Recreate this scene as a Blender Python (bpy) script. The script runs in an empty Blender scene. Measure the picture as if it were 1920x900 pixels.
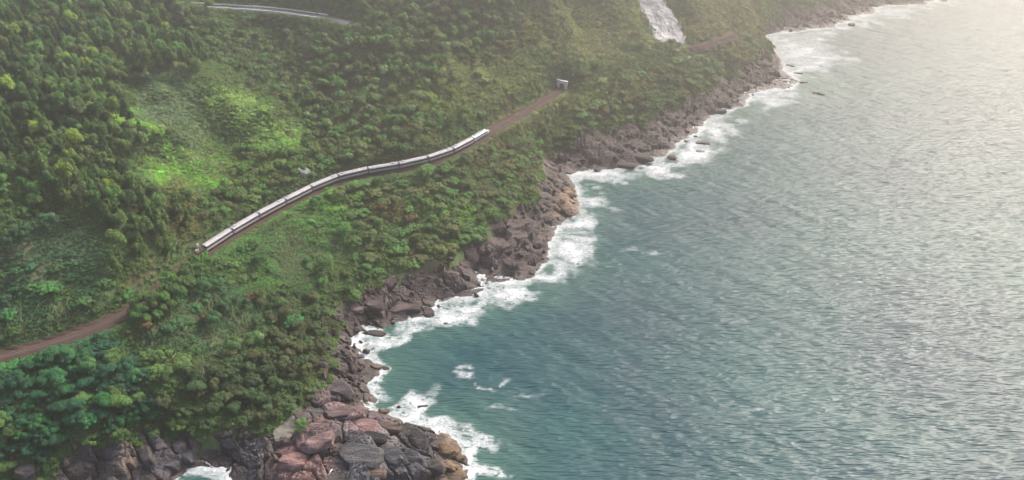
import bpy, bmesh, math, random
import numpy as np
from mathutils import Vector, Matrix, noise as mnoise

R = math.radians
rng = np.random.default_rng(7)
random.seed(7)
scene = bpy.context.scene
COL = scene.collection

# ------------------------------------------------------------------ camera, sky, sun, exposure
CAM_H, PITCH, F_PX = 250.0, R(33.0), 1478.0          # photograph is 1920 x 900
cam_data = bpy.data.cameras.new("camera")
cam = bpy.data.objects.new("camera", cam_data)
COL.objects.link(cam)
cam.location = (0, 0, CAM_H)
cam.rotation_euler = (math.pi / 2 - PITCH, 0, 0)
cam_data.sensor_width = 36.0
cam_data.lens = 36.0 * F_PX / 1920.0
cam_data.clip_start = 1.0
cam_data.clip_end = 20000.0
scene.camera = cam

SUN_EL, SUN_AZ = R(41.0), R(42.0)                    # azimuth measured from +Y towards +X
world = bpy.data.worlds.new("World")
scene.world = world
world.use_nodes = True
wn = world.node_tree.nodes
bg = wn["Background"]
sky = wn.new("ShaderNodeTexSky")
sky.sky_type = 'NISHITA'
sky.sun_disc = False
sky.sun_elevation = SUN_EL
sky.sun_rotation = SUN_AZ
sky.dust_density = 6.0
sky.air_density = 0.9
sky.ozone_density = 1.0
world.node_tree.links.new(sky.outputs[0], bg.inputs[0])
bg.inputs[1].default_value = 0.15

sun_data = bpy.data.lights.new("sun", 'SUN')
sun = bpy.data.objects.new("sun", sun_data)
COL.objects.link(sun)
sun_data.energy = 2.4
sun_data.angle = R(12.0)
sun_data.color = (1.0, 0.92, 0.82)
sd = Vector((math.sin(SUN_AZ) * math.cos(SUN_EL), math.cos(SUN_AZ) * math.cos(SUN_EL), math.sin(SUN_EL)))
sun.rotation_euler = sd.to_track_quat('Z', 'Y').to_euler()
sun.location = (300, 600, 600)

vs = scene.view_settings
vs.view_transform = 'Standard'
vs.look = 'None'
vs.gamma = 1.0
vs.exposure = 1.55
vs.use_curve_mapping = False
cy = scene.cycles
cy.use_denoising = True
cy.max_bounces = 5
cy.diffuse_bounces = 2
cy.glossy_bounces = 2
cy.transmission_bounces = 2
cy.volume_bounces = 0
cy.transparent_max_bounces = 4
cy.caustics_reflective = False
cy.caustics_refractive = False

HAZE_DENSITY = 0.00090
HAZE_COLOR = (1.0, 0.965, 0.925, 1)

# ------------------------------------------------------------------ projection helpers (photo pixel <-> place)
SP, CP = math.sin(PITCH), math.cos(PITCH)

def at(px, py, z):
    """world point at height z seen at photo pixel px, py"""
    r, u = (px - 960) / F_PX, -(py - 450) / F_PX
    dy, dz = CP + u * SP, -SP + u * CP
    t = (z - CAM_H) / dz
    return Vector((r * t, dy * t, z))

def project(x, y, z):
    dz = z - CAM_H
    fwd = y * CP - dz * SP
    up = y * SP + dz * CP
    fwd = np.maximum(fwd, 1.0)
    return 960 + F_PX * x / fwd, 450 - F_PX * up / fwd, fwd

def in_poly(px, py, poly):
    px, py = np.asarray(px), np.asarray(py)
    inside = np.zeros(px.shape, bool)
    n = len(poly)
    for i in range(n):
        x0, y0 = poly[i]
        x1, y1 = poly[(i + 1) % n]
        if y0 == y1:
            continue
        c = ((y0 > py) != (y1 > py)) & (px < (x1 - x0) * (py - y0) / (y1 - y0) + x0)
        inside ^= c
    return inside

def seg_dist(x, y, pts):
    best = np.full(np.shape(x), 1e9)
    for (x0, y0), (x1, y1) in zip(pts[:-1], pts[1:]):
        dx, dy = x1 - x0, y1 - y0
        L = dx * dx + dy * dy + 1e-9
        t = np.clip(((x - x0) * dx + (y - y0) * dy) / L, 0, 1)
        d = (x - x0 - t * dx) ** 2 + (y - y0 - t * dy) ** 2
        best = np.minimum(best, d)
    return np.sqrt(best)

def sstep(a, b, v):
    t = np.clip((v - a) / (b - a), 0, 1)
    return t * t * (3 - 2 * t)

# ------------------------------------------------------------------ numpy noise
def hsh(ix, iy, seed):
    h = (ix.astype(np.int64) * 374761393 + iy.astype(np.int64) * 668265263 + seed * 2147483) & 0xFFFFFFFF
    h = ((h ^ (h >> 13)) * 1274126177) & 0xFFFFFFFF
    h = (h ^ (h >> 16)) & 0xFFFFFFFF
    return h / 4294967295.0

def vnoise(x, y, seed=0):
    ix, iy = np.floor(x), np.floor(y)
    fx, fy = x - ix, y - iy
    fx, fy = fx * fx * (3 - 2 * fx), fy * fy * (3 - 2 * fy)
    a, b = hsh(ix, iy, seed), hsh(ix + 1, iy, seed)
    c, d = hsh(ix, iy + 1, seed), hsh(ix + 1, iy + 1, seed)
    return (a + (b - a) * fx) * (1 - fy) + (c + (d - c) * fx) * fy

def fbm(x, y, seed=0, octv=4):
    s, a, tot = 0, 0.5, 0
    for i in range(octv):
        s = s + a * vnoise(x * 2 ** i + 17.3 * i, y * 2 ** i - 9.1 * i, seed + i)
        tot += a
        a *= 0.5
    return s / tot

def worley(x, y, seed=0):
    ix, iy = np.floor(x), np.floor(y)
    f1 = np.full(x.shape, 9.0); f2 = np.full(x.shape, 9.0)
    rid = np.zeros(x.shape); ox = np.zeros(x.shape); oy = np.zeros(x.shape)
    for j in (-1, 0, 1):
        for i in (-1, 0, 1):
            cx = ix + i + 0.1 + 0.8 * hsh(ix + i, iy + j, seed)
            cy_ = iy + j + 0.1 + 0.8 * hsh(ix + i, iy + j, seed + 5)
            d = np.hypot(x - cx, y - cy_)
            near = d < f1
            f2 = np.where(near, f1, np.minimum(f2, d))
            rid = np.where(near, hsh(ix + i, iy + j, seed + 9), rid)
            ox = np.where(near, x - cx, ox); oy = np.where(near, y - cy_, oy)
            f1 = np.where(near, d, f1)
    return f1, f2, rid, ox, oy

# ------------------------------------------------------------------ scene-graph helpers
def tag(o, label=None, cat=None, group=None, kind=None):
    if label: o["label"] = label
    if cat: o["category"] = cat
    if group: o["group"] = group
    if kind: o["kind"] = kind
    return o

def link(name, mesh, mat=None, parent=None):
    o = bpy.data.objects.new(name, mesh)
    COL.objects.link(o)
    if mat is not None and len(mesh.materials) == 0:
        mesh.materials.append(mat)
    if parent is not None:
        o.parent = parent
    return o

def empty(name, loc=(0, 0, 0), rz=0.0):
    o = bpy.data.objects.new(name, None)
    o.empty_display_size = 0.5
    COL.objects.link(o)
    o.location = loc
    o.rotation_euler = (0, 0, rz)
    return o

def np_mesh(name, verts, faces, smooth=True):
    """verts (n,3), faces (m,k) all with the same k"""
    verts = np.asarray(verts, np.float32); faces = np.asarray(faces, np.int32)
    me = bpy.data.meshes.new(name)
    me.vertices.add(len(verts)); me.vertices.foreach_set("co", verts.ravel())
    k = faces.shape[1]
    me.loops.add(faces.size); me.loops.foreach_set("vertex_index", faces.ravel())
    me.polygons.add(len(faces))
    me.polygons.foreach_set("loop_start", np.arange(0, faces.size, k, dtype=np.int32))
    me.polygons.foreach_set("use_smooth", np.full(len(faces), smooth))
    me.update(calc_edges=True)
    return me

def vattr(me, name, data, dom='POINT'):
    data = np.asarray(data, np.float32)
    if data.ndim == 1:
        a = me.attributes.new(name, 'FLOAT', dom); a.data.foreach_set("value", data)
    elif data.shape[1] == 3:
        a = me.attributes.new(name, 'FLOAT_VECTOR', dom); a.data.foreach_set("vector", data.ravel())

def bm_mesh(name, bm, smooth=False):
    me = bpy.data.meshes.new(name)
    bm.normal_update()
    bm.to_mesh(me); bm.free()
    if smooth:
        for p in me.polygons: p.use_smooth = True
    return me

def add_box(bm, x0, x1, y0, y1, z0, z1):
    v = [bm.verts.new(c) for c in ((x0, y0, z0), (x1, y0, z0), (x1, y1, z0), (x0, y1, z0),
                                   (x0, y0, z1), (x1, y0, z1), (x1, y1, z1), (x0, y1, z1))]
    for f in ((3, 2, 1, 0), (4, 5, 6, 7), (0, 1, 5, 4), (1, 2, 6, 5), (2, 3, 7, 6), (3, 0, 4, 7)):
        bm.faces.new([v[i] for i in f])

def box_mesh(name, x0, x1, y0, y1, z0, z1, bevel=0.0):
    bm = bmesh.new(); add_box(bm, x0, x1, y0, y1, z0, z1)
    if bevel:
        bmesh.ops.bevel(bm, geom=list(bm.edges), offset=bevel, segments=2, affect='EDGES')
    return bm_mesh(name, bm)

def loft(bm, sections, closed=True, caps=True):
    rows = [[bm.verts.new(c) for c in s] for s in sections]
    n = len(rows[0])
    for a, b in zip(rows[:-1], rows[1:]):
        for i in range(n if closed else n - 1):
            j = (i + 1) % n
            bm.faces.new((a[i], a[j], b[j], b[i]))
    if caps and closed:
        bm.faces.new(list(reversed(rows[0]))); bm.faces.new(rows[-1])

def add_tube(bm, pts, radii, sides=5):
    secs = []
    for i, p in enumerate(pts):
        p = Vector(p)
        t = (Vector(pts[min(i + 1, len(pts) - 1)]) - Vector(pts[max(i - 1, 0)])).normalized()
        ref = Vector((0, 0, 1)) if abs(t.z) < 0.9 else Vector((1, 0, 0))
        u = t.cross(ref).normalized(); w = t.cross(u)
        secs.append([p + (u * math.cos(k * 2 * math.pi / sides) + w * math.sin(k * 2 * math.pi / sides)) * radii[i] for k in range(sides)])
    loft(bm, secs)

# ------------------------------------------------------------------ materials
class NT:
    def __init__(self, name):
        self.m = bpy.data.materials.new(name); self.m.use_nodes = True
        self.t = self.m.node_tree; self.n = self.t.nodes
        self.b = self.n["Principled BSDF"]; self.out = self.n["Material Output"]
    def node(self, typ, **kw):
        nd = self.n.new(typ)
        for k, v in kw.items(): setattr(nd, k, v)
        return nd
    def l(self, a, b): self.t.links.new(a, b)
    def noise(self, scale, detail=4, rough=0.55, vec=None, dim='3D'):
        nd = self.node("ShaderNodeTexNoise"); nd.noise_dimensions = dim
        nd.inputs["Scale"].default_value = scale; nd.inputs["Detail"].default_value = detail
        nd.inputs["Roughness"].default_value = rough
        if vec is not None: self.l(vec, nd.inputs["Vector"])
        return nd.outputs["Fac"]
    def ramp(self, fac, stops, interp='LINEAR'):
        nd = self.node("ShaderNodeValToRGB"); cr = nd.color_ramp; cr.interpolation = interp
        while len(cr.elements) < len(stops): cr.elements.new(0.5)
        for e, (p, c) in zip(cr.elements, stops):
            e.position = p; e.color = c if len(c) == 4 else (*c, 1)
        self.l(fac, nd.inputs[0]); return nd.outputs[0]
    def mix(self, fac, a, b, mode='MIX'):
        nd = self.node("ShaderNodeMix", data_type='RGBA', blend_type=mode)
        for s, v in ((nd.inputs[0], fac), (nd.inputs[6], a), (nd.inputs[7], b)):
            if hasattr(v, 'links'): self.l(v, s)
            elif isinstance(v, tuple): s.default_value = v if len(v) == 4 else (*v, 1)
            else: s.default_value = v
        return nd.outputs[2]
    def math(self, op, a, b=0.0, c=0.0, clamp=False):
        nd = self.node("ShaderNodeMath", operation=op, use_clamp=clamp)
        for s, v in zip(nd.inputs, (a, b, c)):
            if hasattr(v, 'links'): self.l(v, s)
            else: s.default_value = v
        return nd.outputs[0]
    def pos(self): return self.node("ShaderNodeNewGeometry").outputs["Position"]
    def attr(self, name, typ='GEOMETRY'):
        nd = self.node("ShaderNodeAttribute", attribute_name=name, attribute_type=typ); return nd
    def bump(self, height, strength=0.5, dist=1.0):
        nd = self.node("ShaderNodeBump"); nd.inputs["Strength"].default_value = strength
        nd.inputs["Distance"].default_value = dist
        self.l(height, nd.inputs["Height"]); self.l(nd.outputs[0], self.b.inputs["Normal"]); return nd
    def set(self, **kw):
        for k, v in kw.items():
            s = self.b.inputs[k.replace("_", " ")]
            if hasattr(v, 'links'): self.l(v, s)
            elif isinstance(v, tuple): s.default_value = v if len(v) == 4 else (*v, 1)
            else: s.default_value = v
        return self

def simple(name, col, rough=0.6, metal=0.0, var=0.15, scale=0.6):
    t = NT(name)
    f = t.noise(scale, 5, 0.6, t.pos())
    t.set(Base_Color=t.ramp(f, [(0.3, tuple(c * (1 - var) for c in col)), (0.7, tuple(min(1, c * (1 + var)) for c in col))]),
          Roughness=rough, Metallic=metal)
    return t.m

def leaf_material(name, mode):
    t = NT(name)
    if mode == 'OBJECT':
        tint = t.node("ShaderNodeObjectInfo").outputs["Color"]
    else:
        tint = t.attr("tint", 'INSTANCER').outputs["Color"]
    var = t.attr("var").outputs["Fac"]
    shade = t.ramp(var, [(0.0, (1.15, 1.22, 1.15)), (0.55, (2.1, 2.2, 1.85)), (1.0, (3.2, 3.2, 2.0))])
    col = t.mix(1.0, tint, shade, 'MULTIPLY')
    t.set(Base_Color=col, Roughness=0.55)
    t.b.inputs["Specular IOR Level"].default_value = 0.25
    tr = t.node("ShaderNodeBsdfTranslucent")
    tc = t.mix(1.0, col, (1.2, 1.25, 0.55), 'MULTIPLY')
    t.l(tc, tr.inputs[0])
    ms = t.node("ShaderNodeMixShader"); ms.inputs[0].default_value = 0.42
    t.l(t.b.outputs[0], ms.inputs[1]); t.l(tr.outputs[0], ms.inputs[2])
    t.l(ms.outputs[0], t.out.inputs[0])
    return t.m

M = {}
M['leaf_obj'] = leaf_material('leaf', 'OBJECT')
M['leaf_inst'] = leaf_material('leaf_mass', 'INST')
M['bark'] = simple('bark', (0.13, 0.10, 0.075), 0.9, var=0.4, scale=2)

def rock_material(name, use_obj):
    t = NT(name)
    p = t.pos()
    if use_obj:
        tint = t.node("ShaderNodeObjectInfo").outputs["Color"]
    else:
        tint = t.attr("tint").outputs["Color"]
    mp = t.node("ShaderNodeMapping"); t.l(p, mp.inputs[0])
    mp.inputs["Rotation"].default_value = (R(12), R(-25), R(32))
    mp.inputs["Scale"].default_value = (0.18, 1.0, 1.4)
    strata = t.noise(0.5, 7, 0.65, mp.outputs[0])
    fine = t.noise(1.3, 7, 0.7, p)
    big = t.noise(0.11, 4, 0.6, p)
    s = t.ramp(strata, [(0.32, (0.22, 0.21, 0.22)), (0.48, (0.85, 0.85, 0.85)), (0.72, (1.7, 1.6, 1.55))])  # dark end of the layers also paints shade into the crevices
    c = t.mix(1.0, tint, s, 'MULTIPLY')
    c = t.mix(0.8, c, t.ramp(fine, [(0.3, (0.45, 0.45, 0.47)), (0.6, (1.1, 1.1, 1.1)), (0.8, (1.7, 1.65, 1.6))]), 'MULTIPLY')
    # dark lichen and water stains with a shape of their own
    st = t.ramp(big, [(0.42, (1, 1, 1)), (0.62, (0.38, 0.36, 0.38))])
    c = t.mix(0.75, c, st, 'MULTIPLY')
    # wet, algae covered band just over the water line
    sx = t.node("ShaderNodeSeparateXYZ"); t.l(p, sx.inputs[0])
    zz = t.math('ADD', sx.outputs[2], t.math('MULTIPLY', t.math('SUBTRACT', fine, 0.5), 3.0))
    wet = t.node("ShaderNodeMapRange"); t.l(zz, wet.inputs[0])
    wet.inputs[1].default_value = 0.8; wet.inputs[2].default_value = 3.2
    wet.inputs[3].default_value = 1.0; wet.inputs[4].default_value = 0.0
    c = t.mix(t.math('MULTIPLY', wet.outputs[0], 0.8), c, t.mix(1.0, c, (0.38, 0.35, 0.33), 'MULTIPLY'))
    rr = t.math('SUBTRACT', 0.85, t.math('MULTIPLY', wet.outputs[0], 0.4))
    t.set(Base_Color=c, Roughness=rr)
    h = t.math('ADD', t.math('MULTIPLY', strata, 1.0), t.math('MULTIPLY', fine, 0.55))
    t.bump(h, 0.9, 1.1)
    return t.m
M['rock'] = rock_material('rock', True)
M['rock_shore'] = rock_material('rock_shore', False)

def soil_material():
    t = NT('slope_soil')
    p = t.pos()
    f = t.noise(0.35, 6, 0.6, p); g = t.noise(0.04, 4, 0.5, p)
    a = t.ramp(f, [(0.3, (0.035, 0.058, 0.022)), (0.7, (0.075, 0.12, 0.042))])
    b = t.ramp(f, [(0.3, (0.05, 0.04, 0.025)), (0.7, (0.10, 0.08, 0.045))])
    t.set(Base_Color=t.mix(t.ramp(g, [(0.5, (0, 0, 0)), (0.65, (1, 1, 1))]), a, b), Roughness=0.95)
    t.bump(f, 0.8, 0.6)
    return t.m
M['soil'] = soil_material()

def bed_material():
    t = NT('red_earth')
    p = t.pos()
    f = t.noise(0.9, 6, 0.65, p); g = t.noise(0.12, 4, 0.5, p)
    c = t.ramp(f, [(0.25, (0.026, 0.013, 0.010)), (0.55, (0.052, 0.025, 0.019)), (0.8, (0.10, 0.055, 0.044))])
    c = t.mix(t.ramp(g, [(0.45, (0, 0, 0)), (0.7, (0.8, 0.8, 0.8))]), c, t.ramp(f, [(0.3, (0.036, 0.022, 0.018)), (0.7, (0.085, 0.057, 0.049))]))
    t.set(Base_Color=c, Roughness=0.95)
    t.bump(f, 0.8, 0.4)
    return t.m
M['bed'] = bed_material()
M['rail'] = simple('rail_steel', (0.20, 0.13, 0.10), 0.5, 0.7)
M['sleeper'] = simple('sleeper', (0.15, 0.12, 0.11), 0.9)
M['train_white'] = simple('carriage_white', (0.40, 0.385, 0.40), 0.38, var=0.06, scale=0.3)
M['train_roof'] = simple('carriage_roof', (0.31, 0.30, 0.325), 0.5, var=0.12, scale=0.4)
M['train_dark'] = simple('dark_glass', (0.018, 0.02, 0.028), 0.2, var=0.2)
M['train_under'] = simple('underframe', (0.05, 0.04, 0.038), 0.8)
M['train_red'] = simple('red_stripe', (0.25, 0.06, 0.05), 0.5)
M['train_nose'] = simple('nose_white', (0.50, 0.58, 0.62), 0.3, var=0.05)
M['lamp_glass'] = simple('lamp_glass', (0.8, 0.8, 0.75), 0.15)
M['bellows'] = simple('bellows', (0.03, 0.03, 0.034), 0.85)
M['concrete'] = simple('white_concrete', (0.74, 0.71, 0.76), 0.85, var=0.2, scale=0.5)
M['tunnel_dark'] = simple('tunnel_shade', (0.03, 0.028, 0.027), 0.95)  # the gloom inside the tunnel is put into the lining colour
M['asphalt'] = simple('asphalt', (0.075, 0.072, 0.075), 0.9, var=0.25, scale=0.4)
M['galv'] = simple('galvanised_rail', (0.62, 0.64, 0.62), 0.45, 0.3, var=0.1)
M['white_paint'] = simple('white_paint', (0.78, 0.79, 0.78), 0.5, var=0.08)
M['sand'] = simple('pale_sand', (0.13, 0.125, 0.105), 0.95, var=0.3, scale=1.5)
M['vine'] = simple('vine_stem', (0.22, 0.25, 0.115), 0.8, var=0.45, scale=0.25)
M['pale_rock'] = simple('pale_rock', (0.34, 0.335, 0.35), 0.9, var=0.28, scale=0.12)
M['driftwood'] = simple('bleached_wood', (0.62, 0.58, 0.5), 0.8)

# ------------------------------------------------------------------ layout read from the photograph
RAIL_Z = 34.0
COAST_PX = [(-420, 1010), (-200, 985), (0, 950), (150, 930), (250, 920), (320, 905), (335, 885), (380, 872), (425, 888), (440, 915), (500, 950), (620, 985),
            (800, 975), (880, 925), (885, 890), (870, 850), (840, 812), (790, 797), (740, 786), (700, 772), (688, 760), (702, 746),
            (690, 735), (682, 722), (728, 692), (700, 682), (672, 655), (662, 638), (700, 628), (715, 618), (690, 606), (745, 602), (800, 592),
            (820, 576), (812, 566), (850, 558), (900, 552), (906, 540), (892, 516), (912, 522), (940, 532), (985, 525), (1015, 505), (1030, 480),
            (1032, 450), (1050, 420), (1080, 405), (1086, 380), (1078, 352), (1068, 330), (1130, 318), (1200, 312), (1248, 292), (1270, 270),
            (1310, 250), (1330, 218), (1400, 197), (1412, 176), (1485, 168), (1497, 152), (1465, 122), (1447, 88), (1436, 66), (1500, 60), (1560, 51),
            (1590, 40), (1640, 26), (1655, 11), (1740, 8), (1790, -12), (1850, -40), (1960, -75), (2100, -110)]
VEG_PX = [(-420, 930), (-150, 905), (20, 880), (90, 868), (160, 850), (280, 805), (300, 792), (330, 800), (385, 815), (500, 810), (550, 788), (556, 768), (606, 695), (604, 605), (655, 562),
          (700, 537), (790, 507), (850, 490), (880, 462), (920, 430), (1000, 372), (1022, 330), (1016, 287), (1050, 272), (1130, 252), (1200, 227),
          (1260, 207), (1330, 172), (1362, 142), (1420, 112), (1432, 80), (1422, 55), (1450, 32), (1550, 8), (1600, -6), (1700, -40), (1850, -75), (2050, -130)]
coast = [tuple(at(x, y, 0)[:2]) for x, y in COAST_PX]
VEG_Z = 9.0
vegl = [tuple(at(x, y, VEG_Z)[:2]) for x, y in VEG_PX]
land_poly = coast + [(coast[-1][0] + 400, 1500), (-900, 1500), (-900, coast[0][1])]
veg_poly = vegl + [(vegl[-1][0] + 300, 1500), (-900, 1500), (-900, vegl[0][1])]

RAIL_PX = [(-260, 735), (-120, 704), (0, 671), (60, 656), (120, 638), (180, 616), (240, 588), (300, 545), (350, 503), (390, 470), (432, 444), (484, 413), (527, 390), (570, 368),
           (613, 347), (665, 331), (720, 322), (775, 312), (826, 298), (866, 281), (916, 250), (960, 224), (1000, 202), (1030, 183), (1053, 166)]
rail_ctrl = [at(x, y, RAIL_Z) for x, y in RAIL_PX]

def spline(pts, step=2.0):
    out = []
    P = [Vector(p) for p in pts]; P = [P[0] * 2 - P[1]] + P + [P[-1] * 2 - P[-2]]
    for i in range(1, len(P) - 2):
        n = max(2, int((P[i + 1] - P[i]).length / step))
        for k in range(n):
            t = k / n
            out.append(0.5 * ((2 * P[i]) + (P[i + 1] - P[i - 1]) * t + (2 * P[i - 1] - 5 * P[i] + 4 * P[i + 1] - P[i + 2]) * t * t
                              + (3 * P[i] - P[i - 1] - 3 * P[i + 1] + P[i + 2]) * t ** 3))
    out.append(P[-2])
    return out

def smooth_path(pts, it=12):
    pts = [p.copy() for p in pts]
    for _ in range(it):
        pts = [pts[0]] + [(pts[i - 1] + pts[i] * 2 + pts[i + 1]) / 4 for i in range(1, len(pts) - 1)] + [pts[-1]]
    return pts
rail_path = smooth_path(spline(rail_ctrl, 2.5), 14)
rail_xy = [(p.x, p.y) for p in rail_path[::2]] + [(rail_path[-1].x, rail_path[-1].y)]
ROAD_PX = [(300, 2), (345, 9), (420, 14), (500, 19), (560, 26), (625, 36), (655, 43)]
ROAD_Z = 85.0
road_path = spline([at(x, y, ROAD_Z) for x, y in ROAD_PX], 4.0)
road_xy = [(p.x, p.y) for p in road_path]

CTRL = [ # inland slopes
 (-250, 640, 46), (-250, 480, 66), (-250, 300, 92), (-250, 100, 112), (-100, 690, 38),
 (100, 560, 45), (20, 560, 48), (100, 450, 58), (0, 400, 70), (100, 350, 72), (100, 250, 85), (100, 150, 96), (100, 50, 102), (100, -60, 122),
 (220, 480, 50), (250, 400, 58), (300, 440, 48), (230, 330, 68), (290, 540, 39), (200, 560, 42),
 (400, 380, 43), (350, 310, 54), (440, 345, 44), (300, 200, 73), (250, 150, 80), (230, 230, 78), (270, 280, 66), (420, 270, 50), (350, 235, 63), (330, 60, 79),
 (440, 195, 68), (380, 150, 75), (500, 235, 58), (540, 250, 50), (600, 285, 41), (560, 180, 57), (470, 145, 68), (500, 95, 70), (330, 110, 77),
 (480, 50, 79), (480, -40, 100), (640, -20, 100), (300, -40, 112), (650, 70, 78), (640, 150, 60), (640, 230, 47),
 (700, 100, 71), (700, 220, 48), (780, 60, 77), (800, 160, 57), (780, 260, 41), (900, 50, 76), (900, 130, 60), (880, 200, 45), (980, 110, 57), (960, 170, 46),
 (850, -40, 104), (1000, 20, 80), (1000, -60, 106), (1010, 150, 46),
 (1060, 138, 44.5), (1090, 118, 48), (1090, 60, 58), (1090, 0, 74), (1120, -60, 96), (1150, 140, 38), (1180, 150, 34), (1150, 60, 54),
 (1200, 50, 50), (1200, 5, 62), (1240, -40, 78), (1250, 90, 41), (1300, 88, 33.5), (1340, 76, 33.5), (1290, 40, 47), (1300, -30, 68),
 (1150, 200, 21), (1250, 150, 26), (1300, 130, 24), (1380, 70, 26), (1400, 20, 38), (1420, -40, 54), (1350, 30, 44), (1400, 90, 18),
 (1500, -5, 20), (1600, -40, 24), (1600, -90, 48), (1800, -110, 30),
 # between railway and sea
 (330, 560, 34.5), (400, 510, 33), (300, 640, 29), (450, 560, 26), (550, 600, 16), (300, 750, 19), (420, 700, 20), (420, 640, 23), (100, 720, 27), (10, 760, 26), (150, 820, 15), (240, 770, 17),
 (520, 730, 11), (470, 780, 9), (560, 680, 12.5), (700, 440, 22), (600, 480, 22), (560, 430, 29), (640, 400, 29), (650, 500, 17), (740, 385, 27), (800, 400, 22), (860, 410, 16), (780, 470, 13),
 (700, 345, 31), (860, 320, 27), (900, 345, 21), (950, 290, 24), (980, 250, 27), (1000, 320, 14), (1100, 215, 23), (1060, 250, 16), (940, 380, 13),
 # rocks in the foreground and along the water
 (600, 795, 11), (560, 845, 9.5), (650, 800, 11), (700, 800, 9.5), (750, 845, 7.5), (835, 860, 4.5), (650, 880, 8.5), (545, 805, 6.5), (480, 850, 4.5), (430, 845, 3.8), (350, 840, 6), (300, 850, 6),
 (220, 868, 6.5), (120, 900, 4), (700, 930, 6), (540, 900, 6), (640, 720, 6), (640, 650, 5.5), (700, 585, 4), (760, 560, 5), (850, 520, 6), (960, 470, 6), (1010, 430, 5), (1040, 350, 7), (1120, 290, 6), (1230, 260, 5.5), (1330, 200, 5),
 (1420, 140, 5), (640, 760, 5)]
cp = [tuple(at(x, y, z)) for x, y, z in CTRL]
cp += [(x, y, 0.2) for x, y in coast]
cp += [(x, y, VEG_Z) for x, y in vegl]
cp += [tuple(p) for p in rail_path[::6]]
cp += [tuple(p) for p in road_path[::4]]
# sea bed just off the shore
for (x0, y0), (x1, y1) in zip(coast[:-1], coast[1:]):
    dx, dy = x1 - x0, y1 - y0; L = math.hypot(dx, dy)
    for d, z in ((14, -5.0), (45, -12)):
        q = (0.5 * (x0 + x1) + dy / L * d, 0.5 * (y0 + y1) - dx / L * d)
        if not in_poly(np.array([q[0]]), np.array([q[1]]), land_poly)[0]:
            if seg_dist(np.array([q[0]]), np.array([q[1]]), coast)[0] > d * 0.7:
                cp.append((q[0], q[1], z))
cp += [(-800, 1400, 330), (-200, 1400, 300), (400, 1400, 230), (900, 1400, 150), (-800, 700, 230), (-800, 300, 150), (-700, 150, 60), (200, 900, 190), (-300, 900, 210),
       (1000, 1000, -30), (1000, 500, -30), (1000, 100, -30), (500, 100, -30), (300, 300, -25), (100, 60, -20), (-300, 60, -20), (600, 700, -30), (500, 500, -30)]
cp = np.array(cp)
C = cp[:, :2]
# linear-kernel RBF surface through the control heights
D = np.hypot(C[:, None, 0] - C[None, :, 0], C[:, None, 1] - C[None, :, 1])
n_c = len(cp)
A = np.zeros((n_c + 3, n_c + 3))
A[:n_c, :n_c] = -D - np.eye(n_c) * 1.2
A[:n_c, n_c] = 1; A[:n_c, n_c + 1:] = C / 500
A[n_c:, :n_c] = A[:n_c, n_c:].T
W_RBF = np.linalg.solve(A, np.concatenate([cp[:, 2], np.zeros(3)]))
GX0, GX1, GY0, GY1, GS = -800.0, 1000.0, 60.0, 1400.0, 5.0
gx = np.arange(GX0, GX1 + 0.1, GS); gy = np.arange(GY0, GY1 + 0.1, GS)
GXX, GYY = np.meshgrid(gx, gy)
BASE = np.zeros(GXX.shape)
for r0 in range(0, GXX.shape[0], 16):
    xx, yy = GXX[r0:r0 + 16].ravel(), GYY[r0:r0 + 16].ravel()
    d = np.sqrt((xx[:, None] - C[None, :, 0]) ** 2 + (yy[:, None] - C[None, :, 1]) ** 2)
    BASE[r0:r0 + 16] = (-d @ W_RBF[:n_c] + W_RBF[n_c] + (xx * W_RBF[n_c + 1] + yy * W_RBF[n_c + 2]) / 500).reshape(-1, GXX.shape[1])

def base_h(x, y):
    u = np.clip((x - GX0) / GS, 0, BASE.shape[1] - 1.001); v = np.clip((y - GY0) / GS, 0, BASE.shape[0] - 1.001)
    i, j = u.astype(int), v.astype(int); fu, fv = u - i, v - j
    return (BASE[j, i] * (1 - fu) + BASE[j, i + 1] * fu) * (1 - fv) + (BASE[j + 1, i] * (1 - fu) + BASE[j + 1, i + 1] * fu) * fv

def ground_h(x, y):
    """hillside height with knolls, and shelves cut for the railway and the road"""
    x = np.asarray(x, float); y = np.asarray(y, float)
    h = base_h(x, y)
    amp = sstep(6, 26, h)
    h = h + amp * ((fbm(x / 45, y / 45, 3, 3) - 0.5) * 10 + (fbm(x / 16, y / 16, 11, 3) - 0.5) * 6.0)
    h = h + sstep(44, 64, h) * (fbm(x / 34 + y / 90, y / 70, 19, 3) - .5) * 15
    dr = seg_dist(x, y, rail_xy)
    k = 1 - sstep(4.2, 11, dr)
    h = h * (1 - k) + (RAIL_Z - 0.55) * k
    dd = seg_dist(x, y, road_xy)
    k = 1 - sstep(5, 14, dd)
    h = h * (1 - k) + (ROAD_Z - 0.6) * k
    return h

TONES = [ # (px, py, radius px, colour) mineral colours seen on the shore
 (590, 850, 62, (0.34, 0.215, 0.205)), (560, 865, 50, (0.38, 0.225, 0.20)), (620, 800, 55, (0.21, 0.145, 0.145)), (690, 790, 45, (0.22, 0.145, 0.145)), (740, 815, 30, (0.22, 0.15, 0.14)),
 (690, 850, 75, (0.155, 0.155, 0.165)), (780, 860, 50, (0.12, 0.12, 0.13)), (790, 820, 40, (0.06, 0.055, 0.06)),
 (850, 840, 32, (0.30, 0.21, 0.135)), (860, 885, 34, (0.31, 0.21, 0.125)), (850, 812, 20, (0.36, 0.26, 0.17)),
 (1065, 385, 30, (0.40, 0.27, 0.18)), (715, 690, 16, (0.34, 0.22, 0.15)), (450, 840, 60, (0.09, 0.085, 0.09)), (300, 850, 70, (0.17, 0.15, 0.16)), (240, 865, 40, (0.24, 0.19, 0.165))]
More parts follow.
